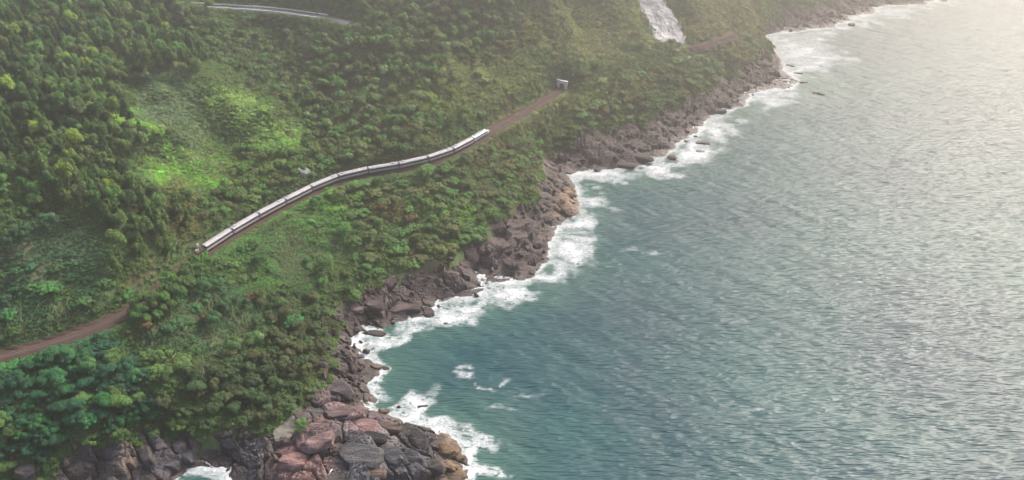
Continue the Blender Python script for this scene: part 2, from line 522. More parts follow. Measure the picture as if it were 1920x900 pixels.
def tone_at(x, y, z):
    px, py, _ = project(x, y, z)
    n = fbm(np.asarray(x) / 9, np.asarray(y) / 9, 21, 3)
    base = np.stack([0.072 + 0.055 * n, 0.057 + 0.043 * n, 0.054 + 0.041 * n], -1)
    for cx, cy_, r, c in TONES:
        d = np.hypot(px - cx, py - cy_) / r + (n - 0.5) * 1.2
        w = (1 - sstep(0.55, 1.05, d))[..., None]
        base = base * (1 - w) + np.array(c) * .8 * w
    return base

def rock_h(x, y):
    """fractured rock: tilted blocks with recessed cracks"""
    x = np.asarray(x, float); y = np.asarray(y, float)
    b = base_h(x, y)
    # blocks stretched down the dip, towards the lower right of the photo
    ca, sa = math.cos(R(-32)), math.sin(R(-32))
    wx = x + (fbm(x / 8, y / 8, 31, 3) - .5) * 6; wy = y + (fbm(x / 8, y / 8, 37, 3) - .5) * 6
    u, v = wx * ca + wy * sa, -wx * sa + wy * ca
    f1, f2, rid, ox, oy = worley(u / 15, v / 7, 41)
    g1, g2, rid2, ox2, oy2 = worley(u / 4.6, v / 2.1, 47)
    m = sstep(-1.5, 4, b)
    crack = 1 - sstep(0.0, 0.13, f2 - f1)
    crack2 = 1 - sstep(0.0, 0.16, g2 - g1)
    h = b + m * ((rid - 0.45) * 3.6 + oy * (rid - 0.3) * 5.0 + ox * 1.6 - crack * 2.2
                 + (rid2 - 0.5) * 0.55 + oy2 * 0.6 * (rid2 - .2) - crack2 * 0.5 + (fbm(x / 2.2, y / 2.2, 53, 3) - 0.5) * 0.5)
    return h

# ------------------------------------------------------------------ hillside (structure)
EXCL = {}
def rock_mask(x, y):
    lin = in_poly(x, y, land_poly); vin = in_poly(x, y, veg_poly)
    return lin & ~vin

hx = np.arange(-560, 820, 2.6); hy = np.arange(150, 1200, 2.6)
HX, HY = np.meshgrid(hx, hy)
HZ = ground_h(HX.ravel(), HY.ravel()).reshape(HX.shape)
vin = in_poly(HX, HY, veg_poly)
dv = seg_dist(HX.ravel(), HY.ravel(), vegl).reshape(HX.shape)
HZ = np.where(vin, HZ, HZ - np.minimum(dv, 3.0))
# drop faces wholly under the sea
nx_, ny_ = len(hx), len(hy)
idx = np.arange(nx_ * ny_).reshape(ny_, nx_)
q = np.stack([idx[:-1, :-1], idx[:-1, 1:], idx[1:, 1:], idx[1:, :-1]], -1).reshape(-1, 4)
keep = (HZ.ravel()[q].max(1) > -7)
hill_me = np_mesh("hillside", np.stack([HX.ravel(), HY.ravel(), HZ.ravel()], -1), q[keep])
hill = tag(link("hillside", hill_me, M['soil']), kind="structure")

# ------------------------------------------------------------------ rocky shore (structure), two densities
def shore_grid(x0, x1, y0, y1, s):
    ax = np.arange(x0, x1, s); ay = np.arange(y0, y1, s)
    X, Y = np.meshgrid(ax, ay)
    return X, Y
def shore_piece(X, Y, cond):
    ny, nx = X.shape
    lin = in_poly(X, Y, land_poly)
    vin_ = in_poly(X, Y, veg_poly)
    dco = seg_dist(X.ravel(), Y.ravel(), coast).reshape(X.shape)
    dve = seg_dist(X.ravel(), Y.ravel(), vegl).reshape(X.shape)
    ok = ((lin & ~vin_) | (dco < 7) | (dve < 5)) & cond(X, Y)
    id_ = np.arange(nx * ny).reshape(ny, nx)
    q_ = np.stack([id_[:-1, :-1], id_[:-1, 1:], id_[1:, 1:], id_[1:, :-1]], -1).reshape(-1, 4)
    okf = ok.ravel()[q_].all(1)
    q_ = q_[okf]
    used = np.unique(q_)
    remap = np.full(nx * ny, -1); remap[used] = np.arange(len(used))
    x, y = X.ravel()[used], Y.ravel()[used]
    z = rock_h(x, y)
    dvu = dve.ravel()[used]; vu = vin_.ravel()[used]
    z = np.where(vu, np.minimum(z, ground_h(x, y) + 0.6 - dvu * 0.5), z)
    return np.stack([x, y, z], -1), remap[q_]
X1, Y1 = shore_grid(-190, 110, 165, 345, 0.6)
v1, f1_ = shore_piece(X1, Y1, lambda x, y: y < 340)
X2, Y2 = shore_grid(-60, 760, 339, 1150, 1.5)
v2, f2_ = shore_piece(X2, Y2, lambda x, y: y > 338)
sv = np.concatenate([v1, v2]); sf = np.concatenate([f1_, f2_ + len(v1)])
shore_me = np_mesh("rocky_shore", sv, sf, smooth=False)
vattr(shore_me, "tint", tone_at(sv[:, 0], sv[:, 1], sv[:, 2]))
shore = tag(link("rocky_shore", shore_me, M['rock_shore']), kind="structure")

# ------------------------------------------------------------------ sea (structure)
def axis(a, b, s, lo, hi):
    mid = list(np.arange(a, b, s)); left = []; x = a; d = s
    while x > lo: d *= 1.16; x -= d; left.append(x)
    right = []; x = mid[-1]; d = s
    while x < hi: d *= 1.16; x += d; right.append(x)
    return np.array(left[::-1] + mid + right)
ax = axis(-130, 560, 1.4, -6000, 6000); ay = axis(180, 860, 1.4, -3000, 6000)
SX, SY = np.meshgrid(ax, ay)
sx, sy = SX.ravel(), SY.ravel()
on_land = in_poly(sx, sy, land_poly)
dco = seg_dist(sx, sy, coast)
dsea = np.where(on_land, -dco, dco)
FOAM = [ # px, py, rx, ry  patches of white water
 (1490, 95, 70, 34), (1545, 108, 60, 14), (1460, 75, 30, 14), (1500, 130, 45, 18), (1440, 185, 60, 13), (1340, 240, 35, 26), (1300, 285, 48, 22), (1230, 315, 55, 15), (1130, 332, 60, 12),
 (1098, 375, 34, 20), (1085, 425, 30, 24), (1065, 475, 42, 28), (1020, 515, 45, 18), (960, 545, 48, 18), (915, 520, 20, 14), (880, 568, 70, 14), (830, 590, 55, 20), (770, 600, 50, 20), (735, 630, 38, 16),
 (690, 648, 26, 18), (690, 715, 20, 14), (745, 765, 56, 20), (840, 812, 60, 18), (880, 850, 36, 38), (905, 885, 30, 26), (372, 893, 46, 18), (600, 30, 1, 1),
 (1590, 45, 60, 8), (1660, 22, 60, 8), (1740, 6, 50, 6), (1540, 62, 50, 8)]
px, py, _ = project(sx, sy, np.zeros_like(sx))
blob = np.zeros_like(sx)
_, _, dsc = project(sx, sy, np.zeros_like(sx))
px = px + (fbm(sx / 11, sy / 11, 63, 3) - .5) * 34 * F_PX / dsc
py = py + (fbm(sx / 11, sy / 11, 65, 3) - .5) * 18 * F_PX / dsc
for cx, cy_, rx, ry in FOAM:
    blob = np.maximum(blob, 1 - np.sqrt(((px - cx) / rx) ** 2 + ((py - cy_) / ry) ** 2) * 0.72)
for cx, cy_, rx, ry, st in ((866, 706, 14, 10, .44), (925, 712, 36, 7, .34), (820, 694, 16, 5, .36), (1000, 745, 60, 6, .3), (1400, 765, 60, 10, .38), (1230, 470, 40, 7, .3)):
    blob = np.maximum(blob, st * np.clip(1.2 - np.sqrt(((px - cx) / rx) ** 2 + ((py - cy_) / ry) ** 2), 0, 1))
blob = np.clip(blob, 0, 1) * (0.72 + 0.8 * fbm(sx / 14, sy / 14, 67, 3))
wid = 2.0 + 26 * np.clip(fbm(sx / 26, sy / 26, 61, 3) - .38, 0, 1)
edge = np.clip(1 - dsea / wid, 0, 1)
foam = np.clip(np.maximum(edge * 0.95, blob), 0, 1.2)
foam = np.where(dsea < -6, 1.0, foam)
far = dco > 900
foam[far] = 0
ca, sa = math.cos(R(-38)), math.sin(R(-38))
u = sx * ca + sy * sa; v = -sx * sa + sy * ca
fine_zone = (sx > -135) & (sx < 570) & (sy > 175) & (sy < 870)
w1 = fbm(u / 38, v / 9.5, 71, 2) - 0.5
w2 = 1 - np.abs(fbm(u / 19 + 3, v / 4.6, 77, 2) - 0.5) * 2
sz = np.where(fine_zone, w1 * 0.8 + (w2 - 0.7) * 0.5, 0) * (1 - 0.6 * np.clip(foam, 0, 1))
sz += np.where(fine_zone, np.clip(foam, 0, 1) * (fbm(sx / 3, sy / 3, 83, 3) * 0.7 - 0.15), 0)
n1, n2 = len(ax), len(ay)
idx = np.arange(n1 * n2).reshape(n2, n1)
q = np.stack([idx[:-1, :-1], idx[:-1, 1:], idx[1:, 1:], idx[1:, :-1]], -1).reshape(-1, 4)
sea_me = np_mesh("sea", np.stack([sx, sy, sz], -1), q)
vattr(sea_me, "foam", foam)
shal = np.clip(1 - dsea / (28 + 30 * fbm(sx / 60, sy / 60, 91, 2)), 0, 1)
vattr(sea_me, "shallow", np.where(dco > 300, 0, shal))

def sea_material():
    t = NT('sea_water')
    p = t.pos()
    mp = t.node("ShaderNodeMapping"); t.l(p, mp.inputs[0])
    mp.inputs["Rotation"].default_value = (0, 0, R(38)); mp.inputs["Scale"].default_value = (0.17, 1.0, 1.0)
    mp2 = t.node("ShaderNodeMapping"); t.l(p, mp2.inputs[0])
    mp2.inputs["Rotation"].default_value = (0, 0, R(56)); mp2.inputs["Scale"].default_value = (0.2, 1.0, 1.0)
    a = t.noise(0.46, 2, 0.45, mp.outputs[0]); b = t.noise(0.62, 1.5, 0.45, mp2.outputs[0])
    # sharpened crests
    ra = t.math('SUBTRACT', 1.0, t.math('ABSOLUTE', t.math('MULTIPLY', t.math('SUBTRACT', a, 0.5), 4.0)))
    rb = t.math('SUBTRACT', 1.0, t.math('ABSOLUTE', t.math('MULTIPLY', t.math('SUBTRACT', b, 0.5), 4.0)))
    h = t.math('ADD', t.math('MULTIPLY', ra, 0.65), t.math('MULTIPLY', rb, 0.24))
    big = t.noise(0.012, 3, 0.5, p)
    sh = t.attr("shallow").outputs["Fac"]
    deep = t.ramp(big, [(0.35, (0.000, 0.034, 0.050)), (0.65, (0.000, 0.050, 0.056))])
    col = t.mix(t.math('MULTIPLY', sh, 0.85), deep, (0.035, 0.095, 0.075))
    # foam
    fa = t.attr("foam").outputs["Fac"]
    mp4 = t.node("ShaderNodeMapping"); t.l(p, mp4.inputs[0])
    mp4.inputs["Rotation"].default_value = (0, 0, R(35)); mp4.inputs["Scale"].default_value = (0.4, 1.0, 1.0)
    n1_ = t.noise(0.2, 7, 0.72, mp4.outputs[0]); n2_ = t.noise(0.75, 5, 0.7, p)
    nn = t.math('ADD', t.math('MULTIPLY', t.math('SUBTRACT', n1_, 0.5), 1.5), t.math('MULTIPLY', t.math('SUBTRACT', n2_, 0.5), 0.6))
    fm = t.math('ADD', fa, nn)
    mr = t.node("ShaderNodeMapRange", interpolation_type='SMOOTHSTEP'); t.l(fm, mr.inputs[0])
    mr.inputs[1].default_value = 0.54; mr.inputs[2].default_value = 1.02
    # torn lace of bubbles thinning out to sea
    mp3 = t.node("ShaderNodeMapping"); t.l(p, mp3.inputs[0])
    mp3.inputs["Rotation"].default_value = (0, 0, R(40)); mp3.inputs["Scale"].default_value = (0.45, 1.0, 1.0)
    n3_ = t.noise(0.55, 6, 0.72, mp3.outputs[0])
    web = t.math('SUBTRACT', 1.0, t.math('MULTIPLY', t.math('ABSOLUTE', t.math('SUBTRACT', n3_, 0.5)), 9.0), clamp=True)
    halo = t.node("ShaderNodeMapRange", interpolation_type='SMOOTHSTEP'); t.l(t.math('ADD', fa, t.math('MULTIPLY', t.math('SUBTRACT', n1_, 0.5), 1.2)), halo.inputs[0])
    halo.inputs[1].default_value = 0.06; halo.inputs[2].default_value = 0.6
    lace = t.math('MAXIMUM', mr.outputs[0], t.math('MULTIPLY', t.math('MULTIPLY', web, halo.outputs[0]), 0.9))
    lace = t.math('MULTIPLY', lace, t.math('GREATER_THAN', fa, 0.01))
    t.set(Base_Color=col, Roughness=0.42)
    t.b.inputs["IOR"].default_value = 1.333
    t.bump(h, 1.0, 0.58)
    fb = t.node("ShaderNodeBsdfDiffuse"); t.l(t.ramp(n2_, [(0.3, (0.28, 0.32, 0.34)), (0.62, (0.58, 0.60, 0.62))]), fb.inputs[0])
    ms = t.node("ShaderNodeMixShader")
    t.l(lace, ms.inputs[0]); t.l(t.b.outputs[0], ms.inputs[1]); t.l(fb.outputs[0], ms.inputs[2])
    t.l(ms.outputs[0], t.out.inputs[0])
    return t.m
M['sea'] = sea_material()
sea = tag(link("sea", sea_me, M['sea']), kind="structure")

# ------------------------------------------------------------------ railway bed (structure) with rails and sleepers
def along(path):
    s = [0.0]
    for a, b in zip(path[:-1], path[1:]): s.append(s[-1] + (b - a).length)
    return s
rail_s = along(rail_path)
def rail_at(s):
    s = min(max(s, 0.0), rail_s[-1] - 1e-3)
    i = int(np.searchsorted(rail_s, s, side='right')) - 1
    t = (s - rail_s[i]) / (rail_s[i + 1] - rail_s[i])
    return rail_path[i].lerp(rail_path[i + 1], t)
def rail_dir(s):
    return (rail_at(s + 1.5) - rail_at(s - 1.5)).normalized()

def strip(path, profile, jitter=0.0, seed=0):
    """sweep an open profile [(offset to the right, dz)] along a path"""
    rnd = random.Random(seed)
    vs_, fs = [], []
    n = len(profile)
    for i, p in enumerate(path):
        t = (path[min(i + 1, len(path) - 1)] - path[max(i - 1, 0)]); t.z = 0; t.normalize()
        r = Vector((t.y, -t.x, 0))
        for k, (o, dz) in enumerate(profile):
            j = rnd.uniform(-jitter, jitter) if k in (0, 1, n - 1, n - 2) else 0
            vs_.append(p + r * (o + j) + Vector((0, 0, dz + j * 0.3)))
        if i:
            a = (i - 1) * n; b = i * n
            for k in range(n - 1): fs.append((a + k, b + k, b + k + 1, a + k + 1))
    me = bpy.data.meshes.new("strip"); me.from_pydata(vs_, [], fs); me.update()
    return me

# right-hand side of the travel direction is the sea side
bed_me = strip(rail_path, [(-4.6, 0.9), (-3.2, 0.05), (-2.5, 0.0), (-1.7, 0.28), (1.7, 0.28), (2.5, 0.0), (3.3, -0.15), (5.0, -2.4), (6.8, -4.6)], 0.45, 3)
bed = tag(link("railway_bed", bed_me, M['bed']), kind="structure")
for off in (-0.72, 0.72):
    link("rail", strip(rail_path, [(off - 0.06, 0.42), (off - 0.05, 0.60), (off + 0.05, 0.60), (off + 0.06, 0.42)]), M['rail'], bed)
bm = bmesh.new()
s = 1.0
while s < rail_s[-1] - 1:
    p, t = rail_at(s), rail_dir(s); r = Vector((t.y, -t.x, 0))
    v = [bm.verts.new(p + r * a + t * b + Vector((0, 0, c))) for c in (0.2, 0.43) for a, b in ((-1.3, -.13), (1.3, -.13), (1.3, .13), (-1.3, .13))]
    for f in ((4, 5, 6, 7), (0, 1, 5, 4), (1, 2, 6, 5), (2, 3, 7, 6), (3, 0, 4, 7)): bm.faces.new([v[i] for i in f])
    s += 0.7
tag(link("sleepers", bm_mesh("sleepers", bm), M['sleeper'], bed), kind="stuff")

# the short stretch of line that shows again below the pale rock face
far_path = spline([at(1262, 92, 33.5), at(1300, 87, 33.5), at(1335, 77, 33.5), at(1375, 62, 33.5)], 3)
far_bed = tag(link("railway_bed", strip(far_path, [(-4, 1.2), (-2.6, 0.6), (2.6, 0.6), (4.5, -1.2), (6, -3)], 0.4, 5), M['bed']), kind="structure")
for off in (-0.72, 0.72):
    link("rail", strip(far_path, [(off - 0.12, 0.7), (off - 0.1, 0.9), (off + 0.1, 0.9), (off + 0.12, 0.7)]), M['rail'], far_bed)

# ------------------------------------------------------------------ train: each carriage a thing
def nearest_s(px, py):
    q_ = at(px, py, RAIL_Z)
    d = [(p.x - q_.x) ** 2 + (p.y - q_.y) ** 2 for p in rail_path]
    return rail_s[int(np.argmin(d))]
S0, S1 = nearest_s(388, 473), nearest_s(917, 249)
N_CAR = 11
PITCH_L = (S1 - S0) / N_CAR
CL = PITCH_L - 0.85                     # body length
HW = 1.68

def profile(w, zs):
    return [(y * w, z) for y, z in zs]
def car_meshes():
    d = {}
    x0, x1 = -CL / 2, CL / 2
    # lower and upper side walls
    bm = bmesh.new()
    low = [(-HW, 1.15), (-HW * 1.0, 2.12), (HW * 1.0, 2.12), (HW, 1.15), (HW * 0.9, 1.0), (-HW * 0.9, 1.0)]
    loft(bm, [[(x, y, z) for y, z in low] for x in (x0, x1)])
    d['body'] = bm_mesh("body", bm)
    bm = bmesh.new()
    prof = [(-HW - .04, 2.98), (-HW * 0.93, 3.36), (-HW * 0.62, 3.62), (-HW * 0.25, 3.74), (HW * 0.25, 3.74), (HW * 0.62, 3.62), (HW * 0.93, 3.36), (HW + .04, 2.98)]
    loft(bm, [[(x, y, z) for y, z in prof] for x in (x0, x1)])
    d['roof'] = bm_mesh("roof", bm)
    d['window_band'] = box_mesh("window_band", x0 + .05, x1 - .05, -HW + .03, HW - .03, 2.12, 2.98)
    bm = bmesh.new()
    for k in range(7):
        xa = x0 + 0.75 + k * (CL - 1.5) / 7
        add_box(bm, xa, xa + 0.22, -HW - 0.012, HW + 0.012, 2.13, 2.97)
    d['window_pillar'] = bm_mesh("window_pillar", bm)
    d['skirt'] = box_mesh("skirt", x0 + .3, x1 - .3, -HW * .86, HW * .86, 0.72, 1.0)
    d['roof_unit'] = box_mesh("roof_unit", -0.9, 0.9, -0.7, 0.7, 3.70, 3.98, 0.06)
    d['gangway'] = box_mesh("gangway", -0.45, 0.45, -HW * .98, HW * .98, 0.95, 3.72)
    d['bogie'] = box_mesh("bogie", -1.5, 1.5, -1.05, 1.05, 0.62, 0.95)
    bm = bmesh.new()
    bmesh.ops.create_cone(bm, cap_ends=True, segments=16, radius1=0.44, radius2=0.44, depth=0.16,
                          matrix=Matrix.Rotation(math.pi / 2, 4, 'X'))
    d['wheel'] = bm_mesh("wheel", bm)
    return d
CM = car_meshes()
def one(kind, name, mat, parent, loc=(0, 0, 0)):
    o = link(name, CM[kind], mat, parent); o.location = loc; return o
ORD = ["nearest", "second", "third", "fourth", "fifth", "sixth", "seventh", "eighth", "ninth", "tenth"]
for k in range(N_CAR):
    sc_ = S0 + (k + 0.5) * PITCH_L
    p = rail_at(sc_); a, b = rail_at(sc_ - PITCH_L / 2), rail_at(sc_ + PITCH_L / 2)
    ang = math.atan2(b.y - a.y, b.x - a.x)
    mid = (a + b) / 2 * 0.5 + p * 0.5
    lead = k == N_CAR - 1
    e = empty("locomotive" if lead else "passenger_carriage", (mid.x, mid.y, RAIL_Z + 0.60 - 0.12), ang)
    e.scale = (1, 1, 1.12)
    if not lead:
        one('body', "body", M['train_white'], e); one('roof', "roof", M['train_roof'], e)
        wb = one('window_band', "window_band", M['train_dark'], e)
        one('window_pillar', "window_pillars", M['train_dark'], wb)
        ru = one('roof_unit', "roof_unit", M['train_under'] if k % 3 == 1 else M['train_roof'], e, ((-CL * .36 if k % 2 else CL * .33), 0, 0))
        one('gangway', "gangway", M['bellows'], e, (CL / 2 + 0.425, 0, 0))
    else:
        # streamlined nose at the far end
        secs = []
        for f, w, z0, z1 in ((-CL / 2, 1.0, 1.0, 3.7), (CL * .12, 1.0, 1.0, 3.7), (CL * .30, .97, 1.0, 3.5), (CL * .42, .86, 1.0, 2.9), (CL * .49, .62, 1.05, 2.0), (CL * .52, .35, 1.15, 1.5)):
            W = HW * w; H = z1 - z0
            secs.append([(f, -W * .9, z0), (f, -W, z0 + H * .3), (f, -W * .97, z0 + H * .72), (f, -W * .6, z0 + H * .95), (f, 0, z1), (f, W * .6, z0 + H * .95), (f, W * .97, z0 + H * .72), (f, W, z0 + H * .3), (f, W * .9, z0)])
        bm = bmesh.new(); loft(bm, secs)
        link("body", bm_mesh("body", bm), M['train_nose'], e)
        bm = bmesh.new()
        for sgn in (-1, 1):
            add_box(bm, -CL * .47, CL * .28, sgn * HW - .02, sgn * HW + .02, 2.15, 2.85)
        link("side_window", bm_mesh("side_window", bm), M['train_dark'], e)
        bm = bmesh.new()
        v = [bm.verts.new(c) for c in ((CL * .31, -1.1, 3.32), (CL * .31, 1.1, 3.32), (CL * .43, .85, 2.72), (CL * .43, -.85, 2.72),
                                       (CL * .31, -1.1, 3.48), (CL * .31, 1.1, 3.48), (CL * .43, .85, 2.9), (CL * .43, -.85, 2.9))]
        for f in ((4, 7, 6, 5), (0, 1, 2, 3), (0, 4, 5, 1), (1, 5, 6, 2), (2, 6, 7, 3), (3, 7, 4, 0)): bm.faces.new([v[i] for i in f])
        link("windscreen", bm_mesh("windscreen", bm), M['train_dark'], e)
        link("roof_panel", box_mesh("roof_panel", -CL * .40, CL * .2, -.28, .28, 3.66, 3.78, .03), M['train_dark'], e)
        for sgn in (-1, 1):
            bm = bmesh.new(); bmesh.ops.create_uvsphere(bm, u_segments=10, v_segments=6, radius=.16)
            h = link("headlight", bm_mesh("headlight", bm), M['lamp_glass'], e); h.location = (CL * .485, sgn * .7, 1.55)
    one('skirt', "skirt", M['train_under'], e)
    for bx in (-CL * .33, CL * .33):
        bo = one('bogie', "bogie", M['train_under'], e, (bx, 0, 0))
        for wx in (-1.0, 1.0):
            for wy in (-.75, .75):
                one('wheel', "wheel", M['train_under'], bo, (wx, wy, 0.55))
    if lead:
        tag(e, "pale blue white train unit with tapered nose heading for the tunnel", "locomotive")
    else:
        extra = "white passenger carriage at the leafy near end of the train" if k == 0 else \
                ("white passenger carriage coupled directly behind the pale blue nose unit" if k == 9 else f"white passenger carriage, {ORD[k]} from the near end of the train")
        tag(e, extra, "carriage", "carriages of the coastal train")

# white signal mast beside the near end of the train
pp = at(377, 474, RAIL_Z)
e = empty("trackside_signal", (pp.x - 1.2, pp.y + .4, RAIL_Z - .2), 0.6)
bm = bmesh.new(); add_tube(bm, [(0, 0, 0), (0, 0, 2.2), (.25, 0, 3.6)], [.22, .2, .18], 8); link("mast", bm_mesh("mast", bm), M['white_paint'], e)
link("cabinet", box_mesh("cabinet", -1.3, -.3, -.45, .45, 0, 2.0, .06), M['white_paint'], e)
link("signal_head", box_mesh("signal_head", -.1, .65, -.35, .35, 3.5, 5.0, .08), M['white_paint'], e)
tag(e, "small white trackside cabinet and mast at the near end of the train", "signal")

# ------------------------------------------------------------------ tunnel portal
pe = rail_path[-1]; td = rail_dir(rail_s[-1] - 2); ta = math.atan2(td.y, td.x)
port = empty("tunnel_portal", (pe.x, pe.y, RAIL_Z - .3), ta)
port.scale = (.8, .74, .76)
def arch(n=10, w=2.5, h0=3.4):
    return [(-w, 0)] + [(-w * math.cos(i * math.pi / n), h0 + w * 0.75 * math.sin(i * math.pi / n)) for i in range(n + 1)] + [(w, 0)]
bm = bmesh.new()
inn = arch()
out = [(-5.2, -2)] + [(-5.6 + 11.2 * i / 10, 7.8) for i in range(11)] + [(4.2, -2)]
for xa in (0.0,):
    fr_i = [bm.verts.new((0, y, z)) for y, z in inn]; fr_o = [bm.verts.new((0, y, z)) for y, z in out]
    bk_i = [bm.verts.new((1.2, y, z)) for y, z in inn]; bk_o = [bm.verts.new((1.2, y, z)) for y, z in out]
    for i in range(len(inn) - 1):
        bm.faces.new((fr_i[i], fr_i[i + 1], fr_o[i + 1], fr_o[i])); bm.faces.new((bk_o[i], bk_o[i + 1], bk_i[i + 1], bk_i[i]))
        bm.faces.new((fr_o[i], fr_o[i + 1], bk_o[i + 1], bk_o[i])); bm.faces.new((bk_i[i], bk_i[i + 1], fr_i[i + 1], fr_i[i]))
link("headwall", bm_mesh("headwall", bm), M['concrete'], port)
link("coping", box_mesh("coping", -.25, 1.35, -5.9, 5.9, 7.8, 8.25), M['concrete'], port)
bm = bmesh.new()
loft(bm, [[(x, y, z) for y, z in inn] for x in (1.15, 16)], closed=False, caps=False)
v = [bm.verts.new((16, y, z)) for y, z in inn]; bm.faces.new(v)
link("tunnel_lining", bm_mesh("tunnel_lining", bm), M['tunnel_dark'], port)
tag(port, "white concrete tunnel portal with dark arched mouth at the end of the track", "tunnel")

# ------------------------------------------------------------------ upper road with guard rails
road = tag(link("hill_road", strip(road_path, [(-5.5, -.5), (-4.2, 0), (4.2, 0), (5.5, -.5)]), M['asphalt']), kind="structure")
link("centre_line", strip(road_path, [(-.1, .006), (.1, .006)]), M['white_paint'], road)
def guard(off, label, i0, i1):
    pts = road_path[i0:i1]
    e = empty("guard_rail", pts[0])
    o = link("rail_beam", strip([p - pts[0] for p in pts], [(off - .22, .3), (off - .3, .75), (off - .22, 1.1), (off + .22, 1.15), (off + .3, .75), (off + .22, .3)]), M['white_paint'], e)
    pm = box_mesh("post", -.09, .09, -.09, .09, -.6, .9)
    for i in range(0, len(pts), 2):
        t = (pts[min(i + 1, len(pts) - 1)] - pts[max(i - 1, 0)]).normalized(); r = Vector((t.y, -t.x, 0))
        c = link("post", pm, M['galv'], e); c.location = pts[i] - pts[0] + r * off
    tag(e, label, "guard rail", "guard rails of the hill road")
nr = len(road_path)
guard(4.0, "long pale guard rail on the valley side of the hill road", int(nr * .08), int(nr * .86))
guard(-4.0, "long pale guard rail on the uphill side of the hill road", int(nr * .08), int(nr * .87))

# ------------------------------------------------------------------ rocks
def boulder_mesh(seed, angular=0.8, sub=3, slab=False):
    rnd = random.Random(seed)
    bm = bmesh.new(); bmesh.ops.create_icosphere(bm, subdivisions=sub, radius=1)
    planes = []
    for _ in range(9):
        n = Vector((rnd.gauss(0, 1), rnd.gauss(0, 1), rnd.gauss(0, .8))).normalized(); planes.append((n, rnd.uniform(.5, .92)))
    if slab:
        planes = [(Vector((sx_ + rnd.uniform(-.25, .25), sy_ + rnd.uniform(-.25, .25), rnd.uniform(0, .35))).normalized(), rnd.uniform(.6, .95)) for sx_, sy_ in ((1, 0), (-1, 0), (0, 1), (0, -1), (.7, .7), (-.7, -.7))]
        planes += [(Vector((rnd.uniform(-.2, .2), rnd.uniform(-.25, .1), 1)).normalized(), .62), (Vector((rnd.uniform(-.6, .6), -.6, .8)).normalized(), .72)]
    off = Vector((rnd.uniform(-50, 50), rnd.uniform(-50, 50), 0))
    for v in bm.verts:
        d = v.co.normalized(); r = 1.1
        acc = (1 / r) ** 26
        for n, k in planes:
            c = d.dot(n)
            if c > .05: acc += (c / k) ** 26
        r = acc ** (-1 / 26)
        r += .05 * mnoise.noise(d * 2.2 + off) + .03 * mnoise.noise(d * 6 + off)
        v.co = d * r
    me = bm_mesh("boulder", bm, smooth=True)
    me.set_sharp_from_angle(angle=R(24))
    return me
BM = [boulder_mesh(100 + i) for i in range(9)]
for m_ in BM: m_.materials.append(M['rock'])
BIGM = [boulder_mesh(300 + i, sub=4, slab=True) for i in range(6)]
for m_ in BIGM: m_.materials.append(M['rock'])

def put_rock(name, mesh, loc, size, rot, col, label, group=None, cat="boulder"):
    o = link(name, mesh); o.location = loc; o.scale = size; o.rotation_euler = rot
    o.color = (*col, 1)
    tag(o, label, cat, group); return o

